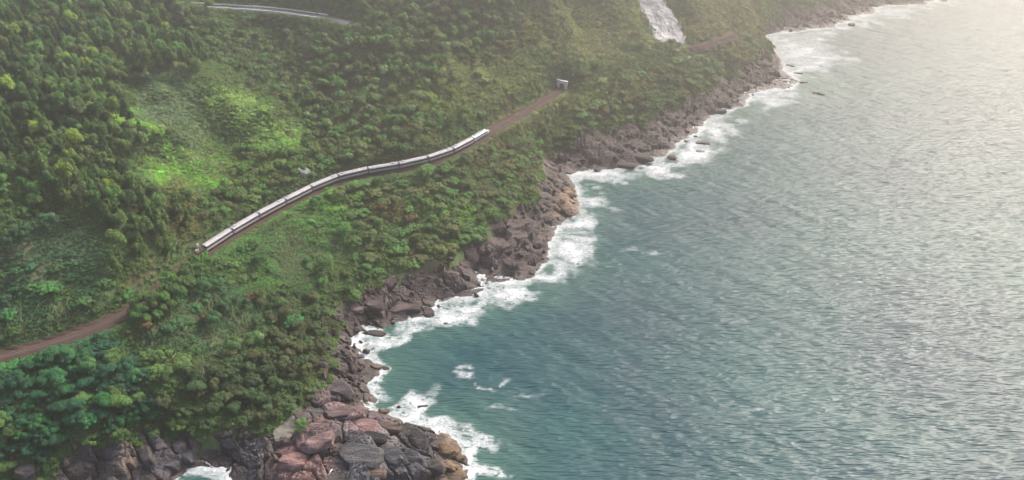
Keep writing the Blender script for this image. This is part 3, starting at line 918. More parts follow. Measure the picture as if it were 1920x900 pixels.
# large single rocks: px, py (foot centre), z, length m, width m, height m, turn deg, dip deg, colour, label
G1, G2, DK, PK, GD, PU, TN = (0.165, 0.165, 0.175), (0.20, 0.185, 0.18), (0.055, 0.052, 0.058), (0.52, 0.34, 0.32), (0.44, 0.30, 0.17), (0.20, 0.15, 0.155), (0.27, 0.21, 0.18)
BIG = [
 (672, 862, 7.5, 15, 9.5, 5.5, -8, 6, G1, "large smooth grey slab on top of the foreground outcrop"),
 (640, 892, 7.5, 13, 7, 4.5, 5, 0, G2, "pale grey slab at the bottom edge of the foreground outcrop"),
 (738, 868, 6.0, 10, 6.5, 4.5, -25, 10, (.115, .12, .135), "angular blue grey block with a sharp upper edge on the outcrop"),
 (775, 862, 5.2, 10, 5.0, 4.5, -30, 12, (.14, .14, .15), "tilted grey block beside the tan tip of the outcrop"),
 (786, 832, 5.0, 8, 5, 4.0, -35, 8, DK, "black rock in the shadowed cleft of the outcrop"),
 (766, 800, 5.0, 9, 4.0, 3.2, -20, 5, DK, "flat black rock near the foam on the outcrop"),
 (700, 822, 8.0, 9, 4, 3.0, -12, 5, DK, "dark overhanging block below the pink rock"),
 (602, 838, 8.8, 12, 6, 4.0, 25, 8, PK, "broad pink stained rock sloping to the left of the outcrop"),
 (553, 868, 7.2, 11, 5.5, 4.0, 12, 5, (.58, .34, .3), "salmon pink rounded rock at the left of the outcrop"),
 (592, 800, 9.2, 9, 3.4, 2.6, 28, 10, (.33, .22, .2), "slanting pink slab at the top of the outcrop"),
 (690, 798, 9.2, 10, 5.5, 3.2, -10, 6, (.42, .26, .25), "rose coloured cracked rock on the crest of the outcrop"),
 (645, 778, 9.0, 10, 4.5, 3.2, 5, 3, (.22, .155, .155), "dusky purple rock at the back of the outcrop"),
 (730, 800, 7.0, 8, 3.2, 2.6, -12, 4, (.25, .18, .15), "long brown ledge facing the small foam patch"),
 (838, 840, 4.2, 9, 4.6, 4.2, -38, 12, GD, "golden tan rock at the seaward tip of the outcrop"),
 (858, 852, 3.0, 6, 3.4, 3.4, -38, 10, (.47, .33, .2), "pale tan wedge nearest the surf on the outcrop"),
 (820, 815, 4.2, 5, 3.4, 3.6, 60, 20, TN, "upright tan slab standing above the surf"),
 (850, 882, 3.4, 10, 6, 4.0, -30, 8, (.42, .27, .15), "smooth golden rock at the lower right of the outcrop"),
 (815, 878, 4.0, 7, 4, 3.6, -20, 8, (.17, .14, .13), "brown grey rock between the grey blocks and golden rock"),
 (700, 893, 6.5, 8, 4, 3.0, 0, 4, (.26, .17, .13), "low reddish brown rock at the bottom of the outcrop"),
 (570, 790, 7.5, 6, 3.4, 2.8, 10, 0, (.2, .19, .2), "grey boulder beside the patch of pale sand"),
 (312, 828, 7.5, 4.2, 3.2, 9.5, 8, 4, (.25, .22, .225), "tall pale column of rock below the trees"),
 (336, 840, 6.0, 4.5, 3.6, 6.0, 20, 8, (.15, .14, .15), "dark fractured block right of the tall pale column"),
 (350, 852, 5.0, 4.6, 4.2, 4.4, 10, 0, (.12, .12, .135), "rounded blue black boulder above the foaming pool"),
 (322, 868, 4.2, 5.2, 4, 4, -10, 0, (.16, .145, .15), "grey boulder at the left rim of the foaming pool"),
 (274, 852, 6.5, 8.5, 4.6, 7.0, -55, 14, (.15, .135, .14), "big dark ribbed slab leaning towards the sea"),
 (242, 862, 6.3, 7.5, 3.6, 5.5, -55, 14, (.3, .235, .2), "big tan slab with a worn rounded edge"),
 (168, 870, 6.0, 4.4, 3.8, 3.6, 0, 0, (.17, .17, .18), "round grey boulder under the overhanging leaves"),
 (180, 890, 4.5, 8, 3.8, 4.2, -40, 10, (.16, .15, .16), "long grey slab at the lower left of the shore"),
 (210, 896, 4.5, 4.0, 3, 2.6, 15, 0, (.2, .18, .17), "small pale block between two leaning slabs"),
 (130, 898, 4.5, 7, 4, 3.4, 0, 0, (.19, .17, .175), "flat grey rock at the bottom left corner of shore"),
 (48, 890, 7.0, 6, 4, 3.4, 30, 0, (.25, .22, .215), "pale boulder half under leaves in bottom left corner"),
 (688, 660, .4, 3.0, 2.2, 3.6, 10, 0, (.2, .18, .17), "lone upright boulder standing in the white surf"),
 (706, 688, .8, 5.4, 2.4, 2.2, -10, 4, (.36, .25, .17), "small tan rock jutting into the green shallows"),
 (722, 690, .4, 3.0, 1.8, 1.4, -20, 0, (.16, .12, .1), "brown rock at the end of the small tan point"),
 (802, 580, 2.5, 8, 4.4, 4.4, -50, 12, (.2, .145, .14), "steep purple brown block dropping into the surf"),
 (760, 575, 4.0, 12, 4.6, 3.6, 8, 4, (.21, .155, .15), "long cracked purple brown ledge above the surf"),
 (700, 578, 4.5, 8, 4.6, 3.6, -10, 4, (.23, .175, .165), "layered brown block at the head of the ledge"),
 (672, 580, 5.5, 6, 3.6, 2.4, 15, 0, (.27, .22, .215), "pale pinkish grey boulder near the bushes"),
 (705, 622, 1.8, 10, 3.2, 2.4, -6, 4, (.14, .09, .08), "low dark red brown reef tongue in the foam"),
 (835, 606, .2, 2.6, 1.6, 1.2, 0, 0, (.13, .12, .12), "small dark rock awash off the brown ledge"),
 (668, 700, 3.6, 5.4, 4, 3.8, -25, 4, (.15, .13, .14), "rounded dark boulder in the middle of the boulder slope"),
 (640, 735, 5.2, 11, 6, 4, -30, 8, (.2, .165, .175), "broad mauve grey slab above the small foam patch"),
 (598, 775, 6.0, 9, 3.2, 2.6, 8, 0, (.14, .14, .16), "dark blue grey log shaped rock behind the outcrop"),
 (720, 770, .6, 4.6, 2.6, 2.0, -10, 0, (.36, .26, .19), "rounded orange brown rock washed by the small foam patch"),
 (748, 762, .1, 1.8, 1.0, .9, -20, 0, (.14, .13, .13), "small dark rock in the middle of the foam patch"),
 (790, 762, .1, 4.0, 1.2, .9, 15, 0, (.2, .18, .17), "thin low rock at the seaward end of foam patch"),
 (1262, 296, .6, 5.5, 4.4, 4.2, 0, 0, (.17, .14, .13), "squat dark boulder in the surf beyond the big ledge"),
 (1318, 268, .4, 8, 3.4, 2.6, -10, 0, (.15, .13, .13), "flat wet rock in the surf of the middle cove"),
 (1312, 284, .2, 5.6, 2.6, 1.6, -10, 0, (.15, .13, .13), "low wet rock just seaward of the flat one"),
 (1597, 47, .5, 6.4, 5, 6, 0, 0, (.13, .12, .12), "single dark boulder standing off the far point"),
 (1540, 176, .2, 5.5, 2.6, 2.2, -25, 0, (.13, .12, .12), "dark rock awash outside the far foam"),
 (1527, 174, .2, 3, 1.6, 1.4, -25, 0, (.13, .12, .12), "tiny rock next to the one outside the far foam"),
 (1484, 123, .3, 7, 3.4, 2.6, -10, 0, (.15, .13, .13), "dark rock amid the widest far foam"),
 (1497, 137, .3, 6, 2.4, 2, -15, 0, (.15, .13, .13), "flat rock at the lower edge of the widest far foam"),
 (1506, 154, .3, 6, 2.6, 2, 15, 0, (.15, .13, .13), "rock off the tip of the far headland"),
 (1770, 1, .3, 6, 4, 3, 0, 0, (.14, .13, .13), "dark speck of rock at the far end of the shore"),
 (955, 500, 2.0, 12, 4.6, 3.2, -42, 8, (.2, .155, .145), "long slab dipping into the surf at the middle point"),
 (1000, 470, 2.5, 12, 4.4, 3, -40, 8, (.19, .15, .145), "grey brown ribbed slab above the middle surf"),
 (1060, 392, 2.6, 12, 5, 4.5, -50, 12, (.38, .27, .19), "tan seaward face of the steep middle headland"),
 (1190, 290, 3.2, 22, 6, 3.4, -32, 8, (.2, .165, .16), "long smooth whaleback slab of the big ledge"),
 (1160, 305, 2.0, 18, 5, 2.6, -22, 6, (.2, .16, .15), "lower smooth slab of the big ledge"),
 (1345, 205, 2.5, 14, 5, 3, -20, 6, (.18, .155, .15), "sloping slab below the far bushes"),
]
for i, (px_, py_, z, l, w, h, rz, dip, col, lab) in enumerate(BIG):
    p = at(px_, py_, z)
    gz = float(rock_h(np.array([p.x]), np.array([p.y]))[0])
    zz = z if z < 1 else max(gz + h * .05, 0.4)
    col = tuple(c * .55 for c in col)
    put_rock("rock_slab" if l > 9 else "boulder", BIGM[i % 6] if l > 4 else BM[i % 9], (p.x, p.y, zz - h * .12), (l * .72, w * .74, h * .66),
             (R(dip), R(-dip * .6), R(rz)), col, lab, None, "rock" if l > 9 else "boulder")

# scattered boulders: (polygon px, count, size range m, z guess, label, group)
SCAT = [
 ([(605, 610), (650, 570), (690, 640), (700, 690), (690, 740), (610, 760), (600, 700)], 62, (1.4, 3.6), 5, "purple grey boulder in the jumbled slope beside the dark bushes", "boulders of the jumbled slope"),
 ([(380, 815), (550, 800), (500, 850), (470, 890), (430, 870), (385, 860)], 48, (.9, 2.2), 4, "dark rubble stone between the foaming pool and pale sand", "rubble behind the foaming pool"),
 ([(0, 885), (280, 815), (320, 870), (300, 900), (0, 905)], 26, (1.4, 3.4), 5, "grey boulder wedged among the slabs at the bottom left", "boulders at the bottom left"),
 ([(560, 780), (760, 780), (850, 820), (860, 890), (520, 895), (500, 850)], 30, (1.2, 3.0), 7, "broken block wedged in a crack of the foreground outcrop", "blocks on the foreground outcrop"),
 ([(650, 565), (850, 500), (900, 540), (760, 590), (690, 610)], 34, (1.4, 3.6), 5, "brown block on the ledge right of the green knoll", "blocks on the brown ledge"),
 ([(880, 470), (1000, 380), (1080, 340), (1080, 400), (1010, 500), (920, 525)], 34, (1.8, 4.2), 5, "brown grey block on the steep middle headland", "blocks on the middle headland"),
 ([(1030, 285), (1210, 230), (1400, 150), (1480, 150), (1330, 230), (1240, 290), (1080, 325)], 36, (2.2, 5.0), 5, "dark block on the shore below the tunnel hillside", "blocks below the tunnel hillside"),
 ([(1430, 60), (1500, 25), (1640, 5), (1640, 25), (1560, 50)], 14, (2.6, 5.0), 3, "dark block on the farthest strip of shore", "blocks on the farthest shore"),
]
rk = random.Random(5)
for poly, n, (s0, s1), zg, lab, grp in SCAT:
    xs = [p[0] for p in poly]; ys = [p[1] for p in poly]
    done = 0; tries = 0
    while done < n and tries < 4000:
        tries += 1
        X, Y = rk.uniform(min(xs), max(xs)), rk.uniform(min(ys), max(ys))
        if not in_poly(np.array([X]), np.array([Y]), poly)[0]: continue
        p = at(X, Y, zg)
        gz = float(rock_h(np.array([p.x]), np.array([p.y]))[0])
        if gz < -1.0: continue
        s_ = s0 + (s1 - s0) * rk.random() ** 1.8
        col = tone_at(np.array([p.x]), np.array([p.y]), np.array([gz]))[0] * rk.uniform(.6, 1.35)
        put_rock("boulder", BM[rk.randrange(9)], (p.x, p.y, gz + s_ * .18), (s_ * rk.uniform(.55, .85), s_ * rk.uniform(.4, .6), s_ * rk.uniform(.38, .6)),
                 (R(rk.uniform(-18, 18)), R(rk.uniform(-18, 18)), R(rk.gauss(-32, 35))), tuple(float(c) for c in col), lab, grp)
        done += 1

# pale bare rock face high on the right, with rubble at its foot
def draped(name, poly_px, zg, mat, lift, seed, res=1.2, rough=1.0):
    """sheet of rock or sand lying on the slope inside a photo outline"""
    pts = []
    for (x, y), z_ in zip(poly_px, zg):
        for _ in range(8):
            w_ = at(x, y, z_); z_ = z_ * .5 + .5 * float(ground_h(np.array([w_.x]), np.array([w_.y]))[0])
        pts.append(at(x, y, z_))
    poly = [(p.x, p.y) for p in pts]
    xs = [p[0] for p in poly]; ys = [p[1] for p in poly]
    X, Y = np.meshgrid(np.arange(min(xs) - 3, max(xs) + 3, res), np.arange(min(ys) - 3, max(ys) + 3, res))
    ins = in_poly(X, Y, poly)
    d = seg_dist(X.ravel(), Y.ravel(), poly + [poly[0]]).reshape(X.shape)
    sdist = np.where(ins, d, -d) + (fbm(X / 6, Y / 6, seed, 3) - .5) * (8 if rough > 1 else 5)
    G = ground_h(X.ravel(), Y.ravel()).reshape(X.shape)
    f1w, f2w, rid, ox, oy = worley(X / 7 + 5, Y / 5, seed)
    Z = G + np.clip(sdist, -2, 2) * lift + (rid - .5) * rough + (fbm(X / 2.5, Y / 2.5, seed + 3, 3) - .5) * rough
    ok = sdist > -1.5
    id_ = np.arange(X.size).reshape(X.shape)
    q_ = np.stack([id_[:-1, :-1], id_[:-1, 1:], id_[1:, 1:], id_[1:, :-1]], -1).reshape(-1, 4)
    q_ = q_[ok.ravel()[q_].all(1)]
    used = np.unique(q_); remap = np.full(X.size, -1); remap[used] = np.arange(len(used))
    me = np_mesh(name, np.stack([X.ravel()[used], Y.ravel()[used], Z.ravel()[used]], -1), remap[q_], smooth=False)
    return link(name, me, mat), poly
SCAR_PX = [(1178, -25), (1230, -20), (1254, 15), (1268, 42), (1288, 72), (1276, 86), (1230, 84), (1220, 56), (1200, 22)]
SCAR_Z = [70, 70, 58, 50, 42, 40, 42, 47, 56]
scar, scar_poly = draped("rock_face", SCAR_PX, SCAR_Z, M['pale_rock'], 0.9, 211, 1.3, 1.2)
scar.color = (0.50, 0.49, 0.51, 1)
tag(scar, "pale grey bare rock face on the hillside above the far track", "rock face")
sand, sand_poly = draped("sand_patch", [(512, 808), (530, 792), (552, 785), (562, 795), (545, 812), (520, 818)], [6.5] * 6, M['sand'], .25, 223, .8, .7)
tag(sand, kind="structure")
rk = random.Random(8)
for i in range(12):
    X, Y = rk.uniform(1226, 1300), rk.uniform(72, 96)
    p = at(X, Y, 40); gz = float(ground_h(np.array([p.x]), np.array([p.y]))[0]); s_ = rk.uniform(2, 4.2)
    put_rock("boulder", BM[i % 9], (p.x, p.y, gz + s_ * .3), (s_ * .7, s_ * .55, s_ * .5), (0, 0, rk.uniform(0, 6)), (.42, .41, .40), "grey rubble block at the foot of the pale rock face", "rubble below the pale rock face")
# pale boulder showing among the bushes above the train
p = at(570, 318, 42); gz = float(ground_h(np.array([p.x]), np.array([p.y]))[0])
put_rock("boulder", BIGM[4], (p.x, p.y, gz + .6), (4.6, 3.4, 3.4), (.3, .2, 1.1), (.32, .37, .33), "pale lichen green boulder among the bushes above the train")
# bleached driftwood loop on the outcrop
p = at(615, 893, 9.5)
gz = max(p.z, 0)
bm = bmesh.new(); add_tube(bm, [(0, 0, 0), (.5, .6, .5), (1.0, 1.7, .8), (1.35, 2.4, .75), (1.25, 2.7, .7), (.8, 2.0, .7), (.3, 1.0, .5)], [.12, .13, .14, .14, .13, .12, .08], 7)
dw = link("driftwood", bm_mesh("driftwood", bm, True), M['driftwood']); dw.location = (p.x, p.y, gz + .3)
tag(dw, "bent white driftwood stick lying on the pale grey slab", "driftwood")

# ------------------------------------------------------------------ foliage meshes
def leaf_cloud(seed, lobes, leaves, size, up=0.35, flat=1.0):
    """leaf faces spread over the surface of many lobes; lobes = [(centre, radius)]"""
    r_ = np.random.default_rng(seed)
    area = np.array([l[1] ** 2 for l in lobes]); cnt = np.maximum(8, (leaves * area / area.sum()).astype(int))
    vs_, fs, var = [], [], []
    allc = np.array([l[0] for l in lobes]); allr = np.array([l[1] for l in lobes])
    for (c, rad), n in zip(lobes, cnt):
        d = r_.normal(size=(n, 3)); d[:, 2] = np.abs(d[:, 2]) * .9 + d[:, 2] * .35
        d /= np.linalg.norm(d, axis=1)[:, None]
        rr = rad * (0.78 + 0.3 * r_.random(n))
        p = np.array(c) + d * rr[:, None] * np.array([1, 1, flat])
        nrm = d + r_.normal(size=(n, 3)) * 0.24; nrm[:, 2] += up
        nrm /= np.linalg.norm(nrm, axis=1)[:, None]
        t = np.cross(nrm, r_.normal(size=(n, 3))); t /= np.linalg.norm(t, axis=1)[:, None] + 1e-9
        b = np.cross(nrm, t)
        s_ = size * (0.6 + 0.8 * r_.random(n))[:, None]
        base = len(vs_) * 0
        q4 = np.stack([p - t * s_ * .5, p + b * s_ * .36 + nrm * s_ * .08, p + t * s_ * .5 - nrm * s_ * .12, p - b * s_ * .36 + nrm * s_ * .08], 1)
        vs_.append(q4.reshape(-1, 3))
        lob = r_.normal() * .13
        var.append(np.clip(.5 + lob + r_.normal(size=n) * .17 + d[:, 2] * .10, 0, 1))
    V = np.concatenate(vs_); nq = len(V) // 4
    me = np_mesh("crown", V, np.arange(nq * 4).reshape(nq, 4), smooth=False)
    vattr(me, "var", np.concatenate(var), 'FACE')
    me.materials.append(M['leaf_obj'])
    return me

def crown_round(seed, leaves=2600):
    r_ = random.Random(seed); lobes = [((0, 0, .62), .55)]
    for k in range(15):
        a = r_.uniform(0, 6.28); e = r_.uniform(-.15, 1.0); q_ = r_.uniform(.5, .72)
        lobes.append(((math.cos(a) * math.cos(e) * q_, math.sin(a) * math.cos(e) * q_, .55 + math.sin(e) * .55), r_.uniform(.24, .42)))
    return leaf_cloud(seed, lobes, leaves, .135)
def crown_tall(seed, leaves=2400):
    r_ = random.Random(seed); lobes = []
    for k in range(19):
        z = k / 18.0
        rad = (.52 * (1 - z) ** .75 + .10) * r_.uniform(.8, 1.15); a = r_.uniform(0, 6.28); o = rad * r_.uniform(.45, .8)
        lobes.append(((math.cos(a) * o, math.sin(a) * o, .1 + z * 1.75), rad * .62))
    return leaf_cloud(seed, lobes, leaves, .125)
def crown_spread(seed, leaves=3000):
    r_ = random.Random(seed); lobes = []
    for k in range(30):
        a = r_.uniform(0, 6.28); q_ = math.sqrt(r_.random()) * .95
        lobes.append(((math.cos(a) * q_, math.sin(a) * q_, .18 + .42 * (1 - q_ * q_) + r_.uniform(-.1, .14)), r_.uniform(.16, .30)))
    return leaf_cloud(seed, lobes, leaves, .12, .5)
def crown_shrub(seed, leaves=340):
    r_ = random.Random(seed); lobes = []
    for k in range(8):
        a = r_.uniform(0, 6.28); q_ = math.sqrt(r_.random()) * .75
        lobes.append(((math.cos(a) * q_, math.sin(a) * q_, .12 + .35 * (1 - q_) + r_.uniform(-.08, .16)), r_.uniform(.26, .46)))
    return leaf_cloud(seed, lobes, leaves, .21, .45)
def crown_fern(seed):
    """arching fronds, each a folded strip of leaf faces"""
    r_ = np.random.default_rng(seed); V, F, var = [], [], []
    for k in range(26):
        a = r_.uniform(0, 6.28); L = r_.uniform(.75, 1.15); h = r_.uniform(.35, .75); w = .16
        prev = None; n = 7
        lob = r_.normal() * .12
        for i in range(n + 1):
            t = i / n; rr = L * t; z = h * math.sin(min(1, t * 1.15) * math.pi * .72) * 1.1
            c = np.array([math.cos(a) * rr, math.sin(a) * rr, z]); sd_ = np.array([-math.sin(a), math.cos(a), 0]) * w * (1 - t * .75)
            b = len(V); V += [c - sd_ - [0, 0, .04], c, c + sd_ - [0, 0, .04]]
            if i:
                F += [(b - 3, b, b + 1, b - 2), (b - 2, b + 1, b + 2, b - 1)]; var += [np.clip(.55 + lob + r_.normal() * .1, 0, 1)] * 2
    me = np_mesh("crown", V, F, smooth=False); vattr(me, "var", np.array(var), 'FACE'); me.materials.append(M['leaf_obj']); return me

CR = [crown_round(500 + i) for i in range(4)] + [crown_tall(520 + i) for i in range(3)] + [crown_spread(540 + i) for i in range(3)]
KIND_ROUND, KIND_TALL, KIND_SPREAD = (0, 1, 2, 3), (4, 5, 6), (7, 8, 9)
SHR = [crown_shrub(560 + i) for i in range(5)] + [crown_fern(580)]

def trunk_mesh(seed):
    r_ = random.Random(seed); bm = bmesh.new()
    bend = [(0, 0, -.35)]; x = y = 0
    for k in range(1, 6):
        x += r_.uniform(-.04, .04); y += r_.uniform(-.04, .04); bend.append((x, y, -.35 + k * .27))
    add_tube(bm, bend, [.075, .06, .052, .045, .035, .018], 6)
    for k in range(5):
        i = r_.randrange(2, 5); b = Vector(bend[i]); a = r_.uniform(0, 6.28); l = r_.uniform(.35, .6)
        add_tube(bm, [b, b + Vector((math.cos(a) * l * .5, math.sin(a) * l * .5, l * .35)), b + Vector((math.cos(a) * l, math.sin(a) * l, l * .6))], [.03, .022, .008], 5)
    me = bm_mesh("trunk", bm, True); me.materials.append(M['bark']); return me
TRK = [trunk_mesh(600 + i) for i in range(3)]

# ------------------------------------------------------------------ where what grows (zones outlined on the photograph)
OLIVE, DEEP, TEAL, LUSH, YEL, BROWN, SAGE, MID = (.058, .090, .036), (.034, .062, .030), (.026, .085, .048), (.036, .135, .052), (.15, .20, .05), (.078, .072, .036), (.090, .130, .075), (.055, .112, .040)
# leaf shading multiplies these
ZONES = [ # name, polygon, spacing m, crown radius range m, height factor, kinds, tints, label, group
 ("upper", [(-60, 40), (100, -40), (340, -40), (335, 70), (392, 118), (380, 160), (250, 152), (215, 175), (292, 262), (282, 312), (345, 335), (365, 400), (375, 460), (335, 515), (262, 560), (238, 560), (215, 515), (232, 455), (180, 408), (120, 418), (60, 380), (-60, 365)],
  6.3, (2.7, 4.7), 1.6, KIND_ROUND + KIND_TALL + (0, 1), [OLIVE, OLIVE, DEEP, MID, (.062, .085, .045), DEEP, MID, OLIVE]),
 ("mid", [(600, 95), (690, 30), (760, -30), (1010, -30), (960, 80), (850, 95), (800, 170), (850, 235), (760, 292), (650, 305), (600, 250), (560, 160)],
  6.2, (2.1, 4.4), 1.1, KIND_ROUND + KIND_SPREAD, [OLIVE, MID, SAGE, (.075, .09, .045), MID]),
 ("far", [(345, 50), (640, 60), (600, 100), (560, 160), (600, 245), (480, 150), (400, 110)], 4.8, (1.5, 3.2), 1.0, KIND_ROUND + KIND_SPREAD, [OLIVE, MID, DEEP, SAGE]),
 ("top", [(330, -60), (1180, -60), (1050, 0), (760, -20), (650, 25), (340, -5)], 5.6, (2.4, 3.6), 1.0, KIND_ROUND, [OLIVE, SAGE, DEEP]),
 ("gully", [(440, 275), (520, 240), (600, 215), (660, 300), (600, 338), (520, 378), (400, 448), (372, 420), (345, 340), (440, 345)], 4.8, (2.0, 3.2), .9, KIND_ROUND + KIND_SPREAD, [MID, OLIVE, (.08, .12, .04), (.07, .085, .04), MID]),
 ("knoll", [(620, 350), (720, 335), (830, 312), (930, 262), (1010, 235), (1012, 330), (985, 370), (890, 440), (850, 482), (770, 500), (700, 522), (640, 470), (650, 400)], 6.4, (2.0, 4.6), .65, KIND_SPREAD + (0,), [MID, OLIVE, (.07, .08, .038), (.06, .08, .035), MID, MID]),
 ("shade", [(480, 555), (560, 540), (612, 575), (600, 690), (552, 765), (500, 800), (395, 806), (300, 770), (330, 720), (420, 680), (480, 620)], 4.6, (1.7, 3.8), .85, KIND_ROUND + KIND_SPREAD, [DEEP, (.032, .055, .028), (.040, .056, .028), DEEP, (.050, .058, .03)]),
 ("lush", [(-40, 690), (90, 662), (200, 640), (265, 690), (300, 760), (288, 800), (200, 825), (90, 862), (-40, 882)], 4.8, (2.6, 4.8), .85, KIND_SPREAD + (0,), [(.017, .058, .040), (.020, .066, .038), (.024, .080, .042), (.015, .046, .032), (.028, .098, .042), (.018, .062, .042)]),
 ("screen", [(232, 572), (300, 532), (372, 478), (395, 488), (400, 520), (330, 580), (262, 625)], 3.1, (2.1, 3.0), 1.45, KIND_ROUND, [MID, OLIVE, (.05, .085, .04)]),
 ("below", [(400, 515), (470, 470), (560, 410), (600, 380), (640, 470), (690, 530), (620, 570), (560, 535), (480, 550)], 6.2, (1.8, 2.8), .7, KIND_SPREAD, [MID, OLIVE, (.06, .12, .045)]),
 ("valley", [(-40, 540), (60, 560), (140, 600), (225, 560), (222, 500), (150, 520), (60, 480), (-40, 500)], 7.5, (2.2, 3.2), .7, KIND_SPREAD, [TEAL, (.035, .09, .045), (.05, .10, .045)]),
 ("hill", [(1100, 190), (1180, 140), (1290, 105), (1420, 60), (1425, 105), (1360, 140), (1330, 168), (1200, 222), (1060, 268), (1020, 280), (1030, 250)], 6.8, (2.4, 5.0), .7, KIND_SPREAD + (0,), [OLIVE, MID, (.085, .10, .055), BROWN]),
 ("scrub", [(850, 95), (960, 70), (1000, 20), (1040, 60), (960, 110), (880, 130)], 6, (2.0, 3.0), .9, KIND_ROUND, [BROWN, OLIVE]),
 ("point", [(1300, -40), (1440, -40), (1430, 45), (1330, 60)], 7, (2.6, 4.0), .7, KIND_SPREAD, [OLIVE, SAGE]),
]
LABELS = {
 "upper": "{c} {k} tree in the dense forest on the upper left slope", "mid": "{c} {k} tree on the hazy slope above the train", "far": "{c} {k} tree in the gully under the hill road",
 "top": "{c} {k} tree by the hill road", "gully": "{c} {k} tree between the bright clearing and the train", "knoll": "{c} {k} tree on the knoll between train and brown rocks",
 "shade": "{c} {k} tree in the shaded thicket above the boulder slope", "lush": "{c} {k} tree in the lush bottom left thicket below the track",
 "screen": "{c} {k} tree hiding the track near the train's near end", "below": "{c} {k} tree on the slope just below the train",
 "valley": "{c} {k} tree in the fern hollow above the dirt track", "hill": "{c} {k} tree on the hillside beyond the tunnel", "scrub": "{c} {k} tree in the brown scrub above the tunnel", "point": "{c} {k} tree on the far headland", "bush": "{c} {k} tree in the bushy slope between railway and sea"}
def colour_word(c):
    r, g, b = c
    if g > .2: return "yellow green"
    if r > g: return "brownish"
    if g > 2.0 * r and g > .1: return "bright green"
    if g > 1.9 * r: return "blue green"
    if g < .062: return "dark green"
    if b > .055: return "grey green"
    return "olive green" if r > .5 * g and r < .09 and g < .085 else "mid green"

def clear_of_ways(x, y, d_rail, d_road):
    # the sea side of the railway keeps a bare earth bank
    return (seg_dist(x, y, rail_xy) > d_rail) & (seg_dist(x, y, road_xy) > d_road)

COVER = [ # px, py, rx, ry, tint   patches of low plants; sunlight on the bright spurs is put into the tint
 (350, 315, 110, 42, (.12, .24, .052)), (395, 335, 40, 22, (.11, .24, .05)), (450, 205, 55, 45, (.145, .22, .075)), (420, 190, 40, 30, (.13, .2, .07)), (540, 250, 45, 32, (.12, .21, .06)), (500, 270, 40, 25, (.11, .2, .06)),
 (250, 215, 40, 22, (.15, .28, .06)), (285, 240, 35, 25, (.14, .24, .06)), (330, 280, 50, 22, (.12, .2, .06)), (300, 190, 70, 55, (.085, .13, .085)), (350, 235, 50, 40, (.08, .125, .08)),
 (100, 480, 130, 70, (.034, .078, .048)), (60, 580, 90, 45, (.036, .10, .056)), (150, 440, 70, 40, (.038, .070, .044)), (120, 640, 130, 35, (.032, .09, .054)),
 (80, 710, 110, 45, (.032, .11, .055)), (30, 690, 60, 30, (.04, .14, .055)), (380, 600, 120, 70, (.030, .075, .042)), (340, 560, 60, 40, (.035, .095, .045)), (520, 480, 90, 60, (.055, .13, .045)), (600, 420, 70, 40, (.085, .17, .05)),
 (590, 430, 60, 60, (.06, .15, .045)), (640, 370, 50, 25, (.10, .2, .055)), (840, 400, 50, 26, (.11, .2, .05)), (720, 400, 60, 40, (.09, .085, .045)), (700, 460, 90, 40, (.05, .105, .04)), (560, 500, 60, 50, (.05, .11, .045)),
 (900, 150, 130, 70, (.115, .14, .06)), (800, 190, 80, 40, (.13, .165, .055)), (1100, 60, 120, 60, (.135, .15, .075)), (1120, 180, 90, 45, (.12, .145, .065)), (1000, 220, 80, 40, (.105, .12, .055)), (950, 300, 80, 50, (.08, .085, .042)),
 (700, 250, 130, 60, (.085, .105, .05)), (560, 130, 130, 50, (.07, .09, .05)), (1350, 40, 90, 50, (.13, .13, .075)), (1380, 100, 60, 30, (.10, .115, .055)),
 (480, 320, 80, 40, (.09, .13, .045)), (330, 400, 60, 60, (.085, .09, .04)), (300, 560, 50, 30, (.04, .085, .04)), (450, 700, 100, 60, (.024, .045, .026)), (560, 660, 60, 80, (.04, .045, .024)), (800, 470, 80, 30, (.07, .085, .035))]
def growing(X, Y):
    """plants creep over the edge of the rocks and leave bare notches"""
    d = seg_dist(X, Y, vegl); n_ = fbm(X / 12, Y / 12, 181, 3)
    return np.where(in_poly(X, Y, veg_poly), d > (0.52 - n_) * 14, d < (n_ - .5) * 34) & (base_h(X, Y) > 3.0)
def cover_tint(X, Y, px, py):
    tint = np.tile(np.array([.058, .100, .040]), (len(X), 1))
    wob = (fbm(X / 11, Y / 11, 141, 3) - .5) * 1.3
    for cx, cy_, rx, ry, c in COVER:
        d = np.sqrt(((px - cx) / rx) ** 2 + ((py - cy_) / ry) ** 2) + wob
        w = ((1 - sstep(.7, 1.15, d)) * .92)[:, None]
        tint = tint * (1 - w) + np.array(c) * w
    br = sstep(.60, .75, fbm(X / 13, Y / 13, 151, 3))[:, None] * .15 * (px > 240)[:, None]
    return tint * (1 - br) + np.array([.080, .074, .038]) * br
SMOOTH = ((350, 315, 112, 44), (520, 245, 60, 30), (540, 470, 50, 50), (450, 205, 60, 50), (300, 190, 70, 60), (100, 480, 120, 70))
def smoothness(px, py):
    v = np.zeros(len(px))
    for cx, cy_, rx, ry in SMOOTH:
        v = np.maximum(v, 1 - sstep(.6, 1.1, np.hypot((px - cx) / rx, (py - cy_) / ry)))
    return v

